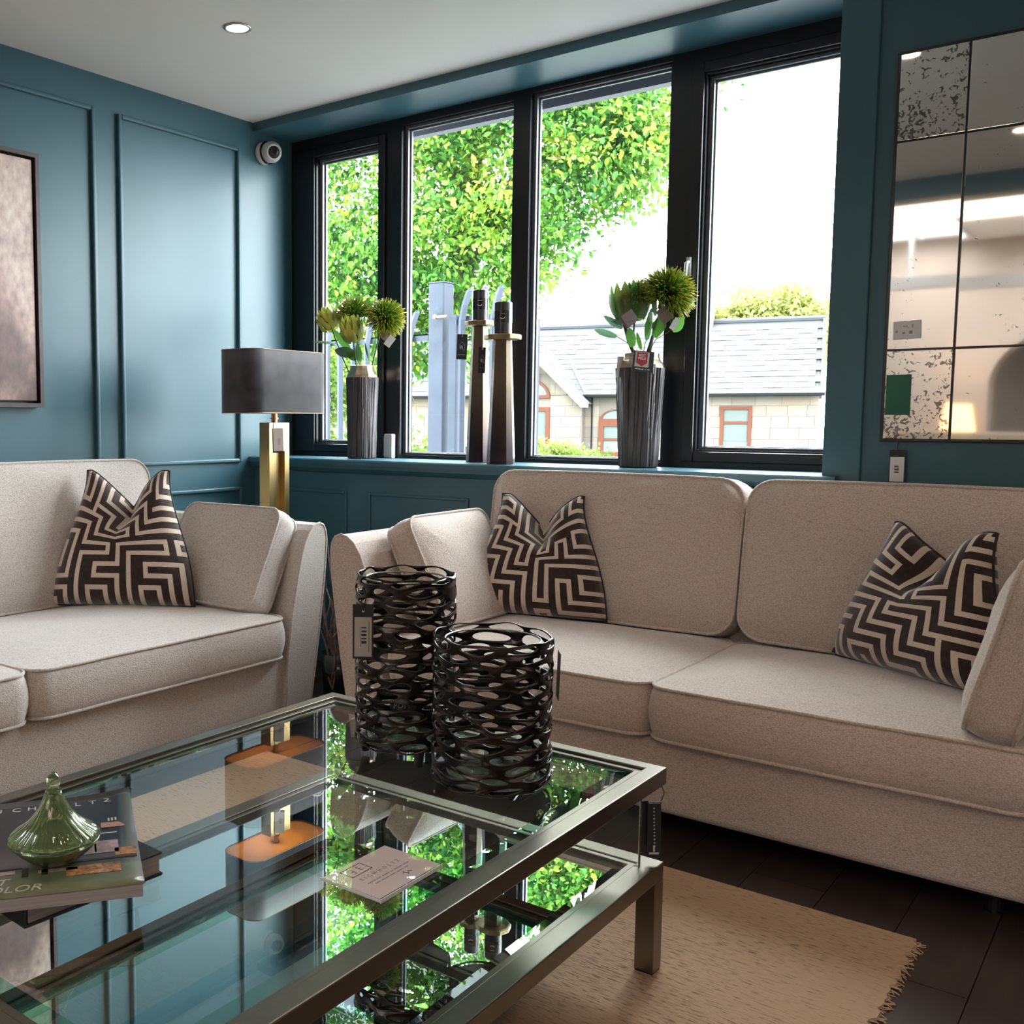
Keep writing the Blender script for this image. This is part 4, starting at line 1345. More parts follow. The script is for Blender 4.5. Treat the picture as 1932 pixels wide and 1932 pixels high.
protea(f3, rel((0.635, 0.05, 1.700), ra), (0.01, -0.02, -0.12), 0.135, 0.05)
leaf_on(f3, rel((0.62, 0.09, 1.575), ra), rel((0.52, 0.05, 1.605), ra), 0.07, 'leaf_blue')
leaf_on(f3, rel((0.63, 0.09, 1.55), ra), rel((0.60, 0.05, 1.60), ra), 0.045)
leaf_on(f3, rel((0.655, 0.09, 1.53), ra), rel((0.665, 0.06, 1.635), ra), 0.05)
f4 = thing('pincushion_stem', 'spiky yellow-tipped pincushion bloom at the right of the narrower vase', 'flower', ra, group='artificial flowers')
pincushion(f4, rel((0.765, 0.15, 1.745), ra), (0.02, 0.01, -0.12), 0.105, (0.55, -0.35, 0.45), 560, 1.9)
for dv, tp in (((0.70, 0.13, 1.56), (0.745, 0.10, 1.655)), ((0.69, 0.12, 1.54), (0.70, 0.08, 1.64))):
    leaf_on(f4, rel(dv, ra), rel(tp, ra), 0.05)
for k in range(5):
    th = k * 1.2
    vs, fs = petal_shape(0.09, 0.03, 0.25, -0.1)
    T = Matrix.Translation(rel((0.775, 0.17, 1.73), ra)) @ basis((0.7 + 0.2 * math.cos(th), 0.5, 0.55 + 0.3 * math.sin(th))) @ Matrix.Translation((0.0, 0.03, 0.02))
    put('petal', MB().add([T @ Vector(v) for v in vs], fs), 'petal', f4, smooth=True, fix=False)
Tt = frame_matrix(rel((0.835, 0.10, 1.632), ra), (0.55, 0.35, -0.5), (0.35, 0.25, 0.9))
s = MB(); card(s, Tt, 0.035, 0.055, 0.001)
put('price_tag', s, 'white_card', f4)
s = MB(); card(s, Matrix.Translation((-0.05, 0.03, 0.035)) @ Tt, 0.05, 0.05, 0.001)
put('swing_tag', s, 'brown_card', f4)

rb = (2.100, 0.175, 1.50)
g1 = thing('pincushion_stem', 'dark leafy pincushion bloom at the left of the wider vase', 'flower', rb, group='artificial flowers')
pincushion(g1, rel((2.075, 0.17, 1.745), rb), (-0.03, 0, -0.12), 0.088, (0.15, -0.1, 1.0), 460, 1.6)
for k in range(14):
    a = k * 2 * PI / 14
    vs, fs = petal_shape(0.155, 0.05, 0.2, -0.28)
    T = Matrix.Translation(rel((2.055, 0.17, 1.665), rb)) @ basis((-0.10, 0.0, 1)) @ Matrix.Rotation(a, 4, 'Z') @ Matrix.Translation((0, 0.055, 0)) @ Matrix.Rotation(-0.42, 4, 'X')
    put('petal', MB().add([T @ Vector(v) for v in vs], fs), 'petal_dark' if k % 3 else 'leaf', g1, smooth=True, fix=False)
put('stem', MB().tube([rel(p, rb) for p in ((2.085, 0.17, 1.50), (2.05, 0.16, 1.58), (2.03, 0.155, 1.66))], [0.008, 0.007, 0.009], 8), 'stem', g1, smooth=True)
leaf_on(g1, rel((2.0, 0.15, 1.60), rb), rel((1.905, 0.13, 1.635), rb), 0.03, 'leaf_blue')
put('leaf_stalk', MB().tube([rel(p, rb) for p in ((2.075, 0.17, 1.53), (2.05, 0.16, 1.57), (2.0, 0.15, 1.602))], 0.0016, 6), 'stem', g1)
leaf_on(g1, rel((2.025, 0.15, 1.635), rb), rel((1.95, 0.12, 1.69), rb), 0.03, 'leaf_blue')
leaf_on(g1, rel((2.075, 0.15, 1.555), rb), rel((2.065, 0.12, 1.635), rb), 0.045)
leaf_on(g1, rel((2.07, 0.15, 1.65), rb), rel((1.99, 0.12, 1.665), rb), 0.05, 'leaf_blue')
g2 = thing('pincushion_stem', 'big golden-tipped pincushion bloom at the right of the wider vase', 'flower', rb, group='artificial flowers')
pincushion(g2, rel((2.205, 0.17, 1.755), rb), (0.02, 0, -0.12), 0.118, (0.6, -0.2, 0.55), 760, 1.75)
put('stem', MB().tube([rel(p, rb) for p in ((2.125, 0.165, 1.50), (2.15, 0.16, 1.58), (2.185, 0.16, 1.70))], [0.007, 0.006, 0.006], 8), 'stem', g2, smooth=True)
for a, b, w, mm in (((2.14, 0.14, 1.58), (2.165, 0.10, 1.71), 0.06, 'leaf'), ((2.17, 0.14, 1.59), (2.235, 0.11, 1.70), 0.055, 'leaf'), ((2.115, 0.14, 1.54), (2.105, 0.11, 1.61), 0.045, 'leaf'),
                    ((2.24, 0.15, 1.615), (2.30, 0.13, 1.66), 0.055, 'leaf'), ((2.18, 0.15, 1.61), (2.20, 0.13, 1.67), 0.06, 'leaf'), ((2.15, 0.19, 1.68), (2.13, 0.20, 1.84), 0.035, 'leaf_blue'), ((2.17, 0.2, 1.70), (2.17, 0.22, 1.845), 0.04, 'petal_dark')):
    leaf_on(g2, rel(a, rb), rel(b, rb), w, mm)
put('leaf_stalk', MB().tube([rel(p, rb) for p in ((2.135, 0.16, 1.52), (2.17, 0.155, 1.58), (2.245, 0.15, 1.62))], 0.0016, 6).tube([rel(p, rb) for p in ((2.12, 0.15, 1.52), (2.13, 0.145, 1.57), (2.142, 0.14, 1.582))], 0.0016, 6), 'leaf', g2)
def card_tag(par, o, ctr, rot, w, h, mat, label_mat=None):
    T = Matrix.Translation(rel(ctr, o)) @ frame_matrix((0, 0, 0), (0.768, 0.641, 0), (0, 0, 1)) @ Matrix.Rotation(rot, 4, 'Z')
    s = MB(); card(s, T, w, h, 0.001)
    g = put('swing_tag', s, mat, par)
    if label_mat:
        s = MB(); card(s, T, w * 0.86, h * 0.9, 0.0016, 0, w * 0.07)
        put('tag_label', s, label_mat, g)
        s = MB()
        for k in range(2):
            card(s, T, 0.013, 0.010, 0.002, 0, -0.006 + 0.017 * k, -0.012)
        for k in range(3):
            card(s, T, 0.034, 0.0012, 0.002, 0, 0.0, 0.004 + 0.005 * k)
        put('tag_print', s, 'grey_ink', g)
    return g
MAT['mauve_card'] = plain('mauve_card', (0.36, 0.31, 0.34), 0.6)
card_tag(g1, rb, (2.085, 0.08, 1.665), 0.62, 0.062, 0.058, 'brown_card', 'mauve_card')
card_tag(g2, rb, (2.232, 0.09, 1.672), 0.62 - PI / 2, 0.062, 0.048, 'brown_card')
card_tag(g2, rb, (2.272, 0.10, 1.634), -0.55, 0.024, 0.05, 'white_card')
# BEST PRICE card on the wider vase
bp_ = Vector((2.150, 0.085, 1.488))
T = frame_matrix(rel(bp_, (2.100, 0.175, 1.05)), (0.768, 0.641, -0.10), (0.02, 0.16, 1))
s = MB(); card(s, T, 0.086, 0.086, 0.0012)
g = put('swing_tag', s, 'black_card', vb)
g['label'] = 'black BEST PRICE card with red shield'
s = MB(); card(s, T, 0.058, 0.062, 0.0018, 0, -0.006, 0.008)
put('tag_label', s, 'buff_card', g)
s = MB().add([tuple(T @ Vector(p)) for p in ((-0.029, 0.036, 0.0012), (0.016, 0.036, 0.0012), (0.016, -0.006, 0.0012), (-0.006, -0.021, 0.0012), (-0.029, -0.006, 0.0012))], [(4, 3, 2, 1, 0)])
put('shield', s, 'red', g)
text('shield_lettering', 'BEST', 0.0135, 'white_card', T @ Matrix.Translation((-0.0065, 0.024, 0.0014)), g)
text('shield_lettering', 'PRICE', 0.0125, 'white_card', T @ Matrix.Translation((-0.0065, 0.011, 0.0014)), g)
s = MB()
for k, w_ in enumerate((0.009, 0.012, 0.008, 0.004, 0.009)):
    card(s, T, w_, 0.003, 0.0018, 0, -0.026 + k * 0.0125, -0.032)
put('small_print', s, 'white_card', g)
s = MB(); card(s, frame_matrix((-0.058, -0.075, 0.42), (0.5, 0.85, 0), (0.18, 0.1, 1)), 0.03, 0.085, 0.001)
put('price_tag', s, 'white_card', vb)

# ------------------------------------------------------------------ candle holders
m, nt, b, out = newmat('glazed_taper')
tc = N(nt, 'ShaderNodeTexCoord')
sp = N(nt, 'ShaderNodeSeparateXYZ'); L(nt, tc.outputs['Object'], sp.inputs[0])
ns = N(nt, 'ShaderNodeTexNoise', i_Scale=6.0, i_Detail=3.0); L(nt, tc.outputs['Object'], ns.inputs['Vector'])
ad = N(nt, 'ShaderNodeMath', operation='MULTIPLY_ADD', i_1=0.25); L(nt, ns.outputs[0], ad.inputs[0]); L(nt, sp.outputs[2], ad.inputs[2])
rp = N(nt, 'ShaderNodeValToRGB')
e = rp.color_ramp.elements
e[0].position, e[0].color = 0.20, (0.030, 0.021, 0.024, 1)
e[1].position, e[1].color = 0.52, (0.15, 0.115, 0.08, 1)
L(nt, ad.outputs[0], rp.inputs[0]); L(nt, rp.outputs[0], b.inputs['Base Color'])
b.inputs['Metallic'].default_value = 0.75
b.inputs['Roughness'].default_value = 0.3
MAT['taper'] = m
MAT['plate_brass'] = plain('aged_brass_plate', (0.34, 0.25, 0.13), 0.35, 0.9, noise=0.35, nscale=25)
MAT['candle'] = plain('charcoal_candle', (0.035, 0.033, 0.036), 0.28, 0.0)
MAT['glassy_wrap'] = plain('candle_wrap', (0.012, 0.012, 0.014), 0.25)
def candle_holder(label, loc, rb_, rt, zp, rp_, rc, zc):
    t = thing('candle_holder', label, 'candle holder', loc, group='tapered candle holders')
    put('taper', MB().lathe([(rb_ * 0.96, 0.0), (rb_, 0.004), (rt, zp)], 10), 'taper', t, bevel=0.002)
    put('plate', MB().lathe([(rp_ * 0.9, zp), (rp_, zp + 0.003), (rp_, zp + 0.021), (rp_ * 0.97, zp + 0.023)], 10), 'plate_brass', t, bevel=0.0015)
    return t
def pillar_candle(label, loc, rc, h):
    t = thing('pillar_candle', label, 'candle', loc, group='charcoal pillar candles')
    put('wax', MB().lathe([(rc, 0.0), (rc, h - 0.004), (rc - 0.004, h), (0.004, h - 0.004), (0.0, h - 0.004)], 28, cap=False), 'candle', t, smooth=False, bevel=0.001)
    put('wick', MB().tube([(0, 0, h - 0.006), (0.001, 0, h + 0.004), (0.003, 0, h + 0.009)], 0.0011, 6), 'cord', t)
    wr_ = put('wrapper', MB().lathe([(rc + 0.0008, h * 0.36), (rc + 0.0008, h * 0.72)], 28, cap=False), 'glassy_wrap', t, smooth=True)
    d = Vector((2.6, -4.0, 0)).normalized()
    a = d.cross(Vector((0, 0, 1)))
    pts = []
    for k in range(9):
        th = PI + PI * k / 8
        off = -a * 0.0  # emblem: a swooping stroke with a short bar above
        u, v = 0.010 * math.cos(th), 0.007 * math.sin(th)
        ang_ = math.atan2(d.y, d.x) + u / rc - 0.1
        pts.append(((rc + 0.0018) * math.cos(ang_), (rc + 0.0018) * math.sin(ang_), h * 0.52 + v))
    put('emblem', MB().tube(pts, [0.0006 + 0.0014 * math.sin(PI * k / 8) for k in range(9)], 6), 'silver_ink', wr_)
    pts = [((rc + 0.0014) * math.cos(math.atan2(d.y, d.x) - 0.1 + q / rc), (rc + 0.0014) * math.sin(math.atan2(d.y, d.x) - 0.1 + q / rc), h * 0.63) for q in (-0.010, -0.005, 0, 0.005, 0.010)]
    put('emblem', MB().tube(pts, 0.0008, 5), 'silver_ink', wr_)
    return t
ca, cb = (1.318, 0.158, 1.05), (1.505, 0.050, 1.05)
ha = candle_holder('taller tapered bronze candle holder on the sill, at left', ca, 0.058, 0.036, 0.632, 0.072, 0.037, 0)
hb = candle_holder('shorter tapered bronze candle holder on the sill, at right', cb, 0.064, 0.041, 0.553, 0.083, 0.04, 0)
pillar_candle('charcoal pillar candle on the taller holder', (ca[0], ca[1], ca[2] + 0.6555), 0.037, 0.142)
pillar_candle('charcoal pillar candle on the shorter holder', (cb[0], cb[1], cb[2] + 0.5765), 0.040, 0.144)
def house_tag(par, ctr, o, w, h, turn):
    T = Matrix.Translation(rel(ctr, o)) @ frame_matrix((0, 0, 0), (math.cos(0.69 + turn), math.sin(0.69 + turn), 0), (0, 0, 1)) @ Matrix.Rotation(-0.03, 4, 'Z')
    s = MB(); card(s, T, w, h, 0.0012)
    g = put('swing_tag', s, 'black_card', par)
    P_ = lambda x, y: tuple(T @ Vector((x * w, y * h, 0.001)))
    s = MB().tube([P_(-0.22, -0.05), P_(-0.22, 0.08), P_(0.0, 0.2), P_(0.26, 0.08), P_(0.26, -0.12), P_(0.1, -0.12)], 0.0005, 5)
    put('house_emblem', s, 'silver_ink', g)
    text('emblem_letter', 'R', h * 0.2, 'silver_ink', T @ Matrix.Translation((-0.02 * w, -0.03 * h, 0.001)), g)
    s = MB(); card(s, T, w * 0.8, 0.0012, 0.0018, 0, 0, -h * 0.30)
    put('small_print', s, 'grey_ink', g)
    s = MB().lathe([(0.0022, -0.001), (0.0022, 0.001)], 10, T=T @ Matrix.Translation((0, h * 0.42, 0)))
    put('eyelet', s, 'white_card', g)
    put('cord', MB().tube([P_(0, 0.42), P_(0.02, 0.58), P_(0.05, 0.66)], 0.0009, 5), 'silver_ink', g)
house_tag(ha, (1.270, 0.080, 1.585), ca, 0.048, 0.116, 0.0)
house_tag(hb, (1.430, 0.000, 1.515), cb, 0.036, 0.115, 0.45)
sn = thing('window_sensor', 'small white plastic contact sensor on the sill beside narrower vase', 'sensor', (0.708, 0.272, 1.05))
put('case', MB().box((-0.026, -0.016, 0), (0.026, 0.016, 0.125)), 'white_plastic', sn, bevel=0.005, segs=3)
put('magnet', MB().box((-0.024, -0.020, 0.012), (-0.008, -0.015, 0.112)), 'white_plastic', sn, bevel=0.002)

# ------------------------------------------------------------------ outdoors
MAT['paving'] = plain('grey_paving', (0.12, 0.12, 0.12), 0.85, noise=0.15, nscale=1.5)
MAT['lawn'] = plain('lawn_green', (0.05, 0.10, 0.015), 0.9, noise=0.3, nscale=3)
struct('ground', MB().box((-60, 0.46, -0.55), (40, 90, -0.45)), 'paving')
g = struct('lawn_strip', MB().box((-14, 10.5, -0.46), (6, 22, -0.40)), 'lawn')

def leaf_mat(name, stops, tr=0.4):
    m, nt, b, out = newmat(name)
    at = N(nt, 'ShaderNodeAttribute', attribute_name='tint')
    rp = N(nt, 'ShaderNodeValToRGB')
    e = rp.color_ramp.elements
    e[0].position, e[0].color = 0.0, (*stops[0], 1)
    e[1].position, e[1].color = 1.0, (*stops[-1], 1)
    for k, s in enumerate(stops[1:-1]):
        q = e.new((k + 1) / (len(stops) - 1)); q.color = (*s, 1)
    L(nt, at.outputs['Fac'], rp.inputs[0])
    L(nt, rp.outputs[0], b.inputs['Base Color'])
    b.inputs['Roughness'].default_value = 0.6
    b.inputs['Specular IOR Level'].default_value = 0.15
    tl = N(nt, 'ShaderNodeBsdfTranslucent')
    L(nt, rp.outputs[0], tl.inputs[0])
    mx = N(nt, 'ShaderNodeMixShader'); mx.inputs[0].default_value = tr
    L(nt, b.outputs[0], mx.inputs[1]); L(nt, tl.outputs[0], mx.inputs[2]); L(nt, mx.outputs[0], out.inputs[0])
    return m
MAT['tree_leaf'] = leaf_mat('tree_leaf', [(0.014, 0.062, 0.014), (0.050, 0.150, 0.020), (0.11, 0.22, 0.024), (0.22, 0.25, 0.025)], 0.28)
MAT['hedge_leaf'] = leaf_mat('hedge_leaf', [(0.0378, 0.0810, 0.0130), (0.0810, 0.1350, 0.0216), (0.1512, 0.1944, 0.0432)])
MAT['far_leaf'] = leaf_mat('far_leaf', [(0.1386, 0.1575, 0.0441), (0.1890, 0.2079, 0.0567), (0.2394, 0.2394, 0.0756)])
MAT['bark_wood'] = plain('grey_tree_bark', (0.07, 0.06, 0.05), 0.9, noise=0.3, nscale=12)

def leaf_cloud(ells, clumps, per, size, seed, clump_r, shell=0.55, tint0=0.0, tint1=1.0, clip=None):
    R = np.random.default_rng(seed)
    vol = np.array([e[1][0] * e[1][1] * e[1][2] for e in ells]) ** 0.75
    pick = R.choice(len(ells), clumps, p=vol / vol.sum())
    allv, allf, tint = [], [], []
    for k in pick:
        c, r = np.array(ells[k][0]), np.array(ells[k][1])
        d = R.normal(size=3); d /= np.linalg.norm(d)
        p = c + r * d * (R.uniform(shell ** 3, 1) ** (1 / 3))
        if clip and not clip(p):
            continue
        t0 = np.clip(R.normal(0.42, 0.24), 0, 1)
        n = int(per * R.uniform(0.6, 1.3))
        cr = clump_r * R.uniform(0.7, 1.3)
        q = R.normal(size=(n, 3)) * cr * np.array([1, 1, 0.62]) + p
        ax = R.normal(size=(n, 3)) * 0.8 + d * 0.7 + np.array([0, 0, -0.35])
        ax /= np.linalg.norm(ax, axis=1)[:, None]
        nr = R.normal(size=(n, 3)) * 0.75 + np.array([0, 0, 1.0])
        sd = np.cross(ax, nr); sd /= np.linalg.norm(sd, axis=1)[:, None] + 1e-9
        nn = np.cross(sd, ax)
        s = size * R.uniform(0.65, 1.25, n)[:, None]
        pt = lambda al, wd, up: q + ax * s * al + sd * s * wd + nn * s * up
        blade = [pt(0, 0, 0), pt(0.3, -0.27, 0.05), pt(0.68, -0.22, 0.04), pt(1, 0, -0.06), pt(0.68, 0.22, 0.04), pt(0.3, 0.27, 0.05)]
        allv.append(np.stack(blade, 1).reshape(-1, 3))
        tint.append(np.repeat(np.clip(t0 + R.normal(0, 0.13, n), 0, 1) * (tint1 - tint0) + tint0, 6))
    V = np.concatenate(allv); T_ = np.concatenate(tint)
    n = len(V) // 6
    idx = np.arange(n) * 6
    F = np.stack([idx, idx + 1, idx + 2, idx + 3, idx, idx + 3, idx + 4, idx + 5], 1).reshape(-1, 4)
    me = bpy.data.meshes.new('foliage')
    me.from_pydata(V.tolist(), [], F.tolist())
    a = me.attributes.new('tint', 'FLOAT', 'POINT')
    a.data.foreach_set('value', T_.astype(np.float32))
    return me

tr = thing('tree', 'large leafy green tree outside, filling the left three window panes', 'tree', (0, 0, 0))
trunk = MB()
trunk.tube([(-3.3, 6.8, -0.45), (-3.25, 6.7, 1.4), (-3.1, 6.6, 2.8), (-2.9, 6.6, 4.2), (-2.7, 6.7, 6.2)], [0.24, 0.2, 0.17, 0.13, 0.06], 10)
put('trunk', trunk, 'bark_wood', tr, smooth=True)
for pts in ([(-3.1, 6.6, 2.8), (-2.4, 6.5, 3.6), (-1.6, 6.5, 4.4), (-0.9, 6.6, 5.0)], [(-2.9, 6.6, 4.0), (-3.6, 6.2, 4.6), (-4.4, 5.8, 5.0)], [(-3.2, 6.65, 2.2), (-3.9, 6.1, 2.8), (-4.6, 5.6, 3.2)],
            [(-3.0, 6.6, 3.3), (-2.5, 6.4, 3.4), (-2.0, 6.3, 3.35)], [(-2.4, 6.5, 3.6), (-2.0, 6.3, 4.3), (-1.8, 6.2, 5.1)]):
    put('branch', MB().tube(pts, [0.075, 0.05, 0.03, 0.012][:len(pts)], 7), 'bark_wood', tr, smooth=True)
ELL = [((-3.7, 5.7, 4.1), (1.6, 1.4, 1.5)), ((-2.04, 6.46, 4.28), (1.4, 1.2, 1.25)), ((-1.15, 6.57, 4.40), (0.9, 0.9, 0.85)), ((-1.2, 6.5, 4.3), (0.8, 0.7, 0.75)), ((-2.85, 6.6, 5.64), (1.7, 1.4, 1.3)),
       ((-4.23, 5.75, 2.74), (1.1, 1.0, 1.0)), ((-2.89, 6.27, 3.17), (1.1, 1.0, 0.85)), ((-1.97, 6.38, 3.12), (0.52, 0.5, 0.5)), ((-1.9, 6.38, 3.3), (0.5, 0.5, 0.5)), ((-3.3, 6.55, 2.35), (0.75, 0.6, 0.55)), ((-0.85, 6.89, 4.4), (0.4, 0.5, 0.5)), ((-4.6, 5.2, 5.3), (1.3, 1.2, 1.3)), ((-1.5, 6.6, 5.6), (1.0, 0.8, 0.9))]
fo = put('foliage', leaf_cloud(ELL, 860, 84, 0.082, 3, 0.18, 0.35), 'tree_leaf', tr, fix=False)
fo['kind'] = 'stuff'
bu = thing('shrub', 'light green shrub behind the railings, low in left window pane', 'shrub', (0, 0, 0))
fo = put('foliage', leaf_cloud([((-2.75, 3.9, 1.2), (0.75, 0.5, 0.85)), ((-1.95, 3.7, 0.75), (0.55, 0.4, 0.5)), ((-3.3, 4.2, 1.7), (0.7, 0.5, 0.8)), ((-2.3, 4.4, 0.5), (0.9, 0.5, 0.6))], 150, 55, 0.075, 9, 0.13, 0.3, 0.15, 0.9), 'hedge_leaf', bu, fix=False)
fo['kind'] = 'stuff'
for k in range(5):
    put('stem', MB().tube([(-2.4 + 0.1 * k, 3.95, -0.45), (-2.6 + 0.15 * k, 3.9, 0.4), (-3.0 + 0.3 * k, 3.95, 1.2)], [0.02, 0.015, 0.006], 6), 'bark_wood', bu)
he = thing('hedge', 'rounded yellow-green hedge in front of the stone cottage', 'hedge', (0, 0, 0))
fo = put('foliage', leaf_cloud([((-6.3, 13.9, 0.25), (1.35, 0.9, 0.62)), ((-5.5, 14.2, 0.1), (0.9, 0.7, 0.6))], 260, 60, 0.07, 10, 0.10, 0.75, 0.4, 1.0), 'hedge_leaf', he, fix=False)
fo['kind'] = 'stuff'
put('stem', MB().tube([(-6.2, 13.9, -0.45), (-6.2, 13.9, 0.5)], 0.05, 8), 'bark_wood', he)
sh = thing('shrub', 'small mottled shrub at the end of the hedge', 'shrub', (0, 0, 0))
fo = put('foliage', leaf_cloud([((-4.95, 14.5, 0.15), (0.5, 0.5, 0.5))], 60, 50, 0.07, 12, 0.09, 0.6, 0.0, 0.6), 'hedge_leaf', sh, fix=False)
fo['kind'] = 'stuff'
put('stem', MB().tube([(-4.95, 14.5, -0.45), (-4.95, 14.5, 0.4)], 0.03, 8), 'bark_wood', sh)
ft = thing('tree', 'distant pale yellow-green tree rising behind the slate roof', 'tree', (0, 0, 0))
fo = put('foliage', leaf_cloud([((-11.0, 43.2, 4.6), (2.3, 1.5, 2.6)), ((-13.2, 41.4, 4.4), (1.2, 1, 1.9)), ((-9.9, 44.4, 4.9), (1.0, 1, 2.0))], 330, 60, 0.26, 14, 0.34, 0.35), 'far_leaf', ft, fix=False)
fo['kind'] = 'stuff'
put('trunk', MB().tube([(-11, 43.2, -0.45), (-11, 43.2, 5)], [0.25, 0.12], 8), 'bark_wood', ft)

# palisade fence and gate ------------------------------------------------------
MAT['galv'] = plain('grey_galvanised_steel', (0.030, 0.037, 0.050), 0.75, noise=0.12, nscale=6, spec=0.12)
def pale_mesh(h):
    mb = MB()
    pts = [(0, 0, 0), (0, 0, h - 0.22), (0, 0.03, h - 0.12), (0, 0.085, h - 0.02), (0, 0.10, h)]
    w = 0.027
    vs, fs = [], []
    for i, (x, y, z) in enumerate(pts):
        ww = w if i < 4 else 0.006
        vs += [(-ww, y, z), (0, y - 0.014, z), (ww, y, z), (ww, y + 0.004, z), (0, y - 0.008, z), (-ww, y + 0.004, z)]
    for i in range(4):
        for j in range(6):
            a = i * 6 + j; b_ = i * 6 + (j + 1) % 6
            fs.append((a, b_, b_ + 6, a + 6))
    fs += [(5, 4, 3, 2, 1, 0), tuple(24 + j for j in range(6))]
    return mb.add(vs, fs).mesh('pale')
fe = thing('palisade_fence', 'grey steel palisade fence panel outside, left of the broad post', 'fence', (-1.2, 1.9, -0.45))
pm = pale_mesh(2.46)
for k in range(14):
    put('pale', pm, 'galv', fe, loc=(0.86 - 0.125 * k, -0.03, 0.0))
for z in (2.24, 0.35):
    put('rail', MB().box((-0.80, 0.0, z), (1.00, 0.008, z + 0.045)).box((-0.80, 0.0, z + 0.037), (1.00, 0.045, z + 0.045)), 'galv', fe)
po = thing('gate_post', 'broad square grey steel gate post outside second pane', 'post', (-0.115, 1.93, -0.45))
put('shaft', MB().box((-0.062, -0.062, 0), (0.062, 0.062, 2.62)), 'galv', po, bevel=0.008)
put('cap', MB().box((-0.064, -0.064, 2.62), (0.064, 0.064, 2.63)), 'galv', po, bevel=0.004)
put('hinge_bolt', MB().tube([(0.02, -0.085, 2.39), (0.10, -0.085, 2.39)], 0.010, 8).tube([(0.0, -0.085, 2.39), (0.022, -0.085, 2.39)], 0.016, 8), 'plate_brass', po)
ga = thing('palisade_gate', 'grey steel palisade gate outside, right of the broad post', 'gate', (0.02, 1.9, -0.45))
pm2 = pale_mesh(2.56)
for k in range(5):
    put('pale', pm2, 'galv', ga, loc=(0.075 + 0.122 * k, -0.03, 0.02))
put('stile', MB().box((-0.03, -0.03, 0.1), (0.032, 0.03, 2.40)), 'galv', ga, bevel=0.004)
put('stile', MB().box((0.60, -0.03, 0.1), (0.63, 0.03, 2.34)), 'galv', ga, bevel=0.004)
for z in (2.34, 0.3):
    put('rail', MB().box((0.03, 0.0, z), (0.60, 0.03, z + 0.05)), 'galv', ga, bevel=0.003)

# stone cottage -------------------------------------------------------------------
def pieces(name, stops, rough=0.8):
    m, nt, b, out = newmat(name)
    oi = N(nt, 'ShaderNodeObjectInfo')
    ge = N(nt, 'ShaderNodeNewGeometry')
    ad = N(nt, 'ShaderNodeMath', operation='ADD'); L(nt, oi.outputs['Random'], ad.inputs[0]); L(nt, ge.outputs['Random Per Island'], ad.inputs[1])
    fr = N(nt, 'ShaderNodeMath', operation='FRACT'); L(nt, ad.outputs[0], fr.inputs[0])
    rp = N(nt, 'ShaderNodeValToRGB')
    e = rp.color_ramp.elements
    e[0].position, e[0].color = 0.0, (*stops[0], 1)
    e[1].position, e[1].color = 1.0, (*stops[-1], 1)
    for k, s in enumerate(stops[1:-1]):
        q = e.new((k + 1) / (len(stops) - 1)); q.color = (*s, 1)
    L(nt, fr.outputs[0], rp.inputs[0]); L(nt, rp.outputs[0], b.inputs['Base Color'])
    b.inputs['Roughness'].default_value = rough
    b.inputs['Specular IOR Level'].default_value = 0.1
    return m
MAT['slate'] = pieces('roof_slate', [(0.026, 0.0275, 0.031), (0.033, 0.0345, 0.038), (0.028, 0.031, 0.034), (0.040, 0.040, 0.042), (0.030, 0.032, 0.036)], 0.6)
MAT['stone'] = pieces('sandstone', [(0.0945, 0.0805, 0.0700), (0.1120, 0.0945, 0.0805), (0.0910, 0.0791, 0.0700), (0.1190, 0.0945, 0.0735), (0.1050, 0.0945, 0.0854)], 0.9)
MAT['mortar'] = plain('mortar', (0.085, 0.075, 0.066), 0.9, spec=0.05)
MAT['brown_frame'] = plain('terracotta_painted_frame', (0.060, 0.021, 0.012), 0.7, spec=0.1)
MAT['house_glass'] = plain('cottage_glass', (0.07, 0.09, 0.10), 0.3, spec=0.1)
MAT['blind'] = plain('pale_blind', (0.062, 0.072, 0.070), 0.8, spec=0.05)
MAT['white_paint'] = plain('white_paint', (0.16, 0.16, 0.16), 0.7, spec=0.1)
MAT['gutter'] = plain('dark_gutter', (0.006, 0.007, 0.008), 0.7, spec=0.05)
ct_ = thing('cottage', 'pale stone cottage with slate roof and brown windows across the road', 'building', (-7.1916, 24.6766, 0), math.radians(15))
put('wall', MB().box((-13, 0.04, -0.5), (3.3, 0.4, 2.05)).box((3.0, 0.3, -0.5), (3.3, 6.2, 2.05)), 'mortar', ct_)
gw = MB().prism([(-5.93, -0.5), (-5.93, 1.82), (-4.43, 3.32), (-2.95, 1.82), (-2.95, -0.5)], 1, -0.31, 0.04)
put('gable_wall', gw, 'mortar', ct_)
OPEN = [(0.82, 1.64, 0.47, 1.63), (-2.52, -1.5, 0.15, 1.72)]
OPENG = [(-4.97, -3.89, 0.4, 1.62), (-4.97, -3.89, 1.86, 2.42)]
rr = random.Random(77)
def course(u0, u1, z0, z1, y, openings, limit=None):
    u = u0 - rr.uniform(0, 0.3)
    while u < u1:
        w = rr.uniform(0.42, 0.78)
        segs = [(max(u, u0) + 0.004, min(u + w, u1) - 0.004)]
        for (a, b, c, d) in openings:
            if z1 > c and z0 < d:
                ns_ = []
                for s0, s1 in segs:
                    if s1 <= a or s0 >= b: ns_.append((s0, s1))
                    else:
                        if a - s0 > 0.05: ns_.append((s0, a))
                        if s1 - b > 0.05: ns_.append((b, s1))
                segs = ns_
        for s0, s1 in segs:
            if limit:
                s0, s1 = max(s0, limit(z1)[0]), min(s1, limit(z1)[1])
            if s1 - s0 > 0.06:
                dp = rr.uniform(0.012, 0.022)
                put('stone_block', MB().box((s0, y - dp, z0 + 0.004), (s1, y + 0.02, z1 - 0.004)), 'stone', ct_)
        u += w
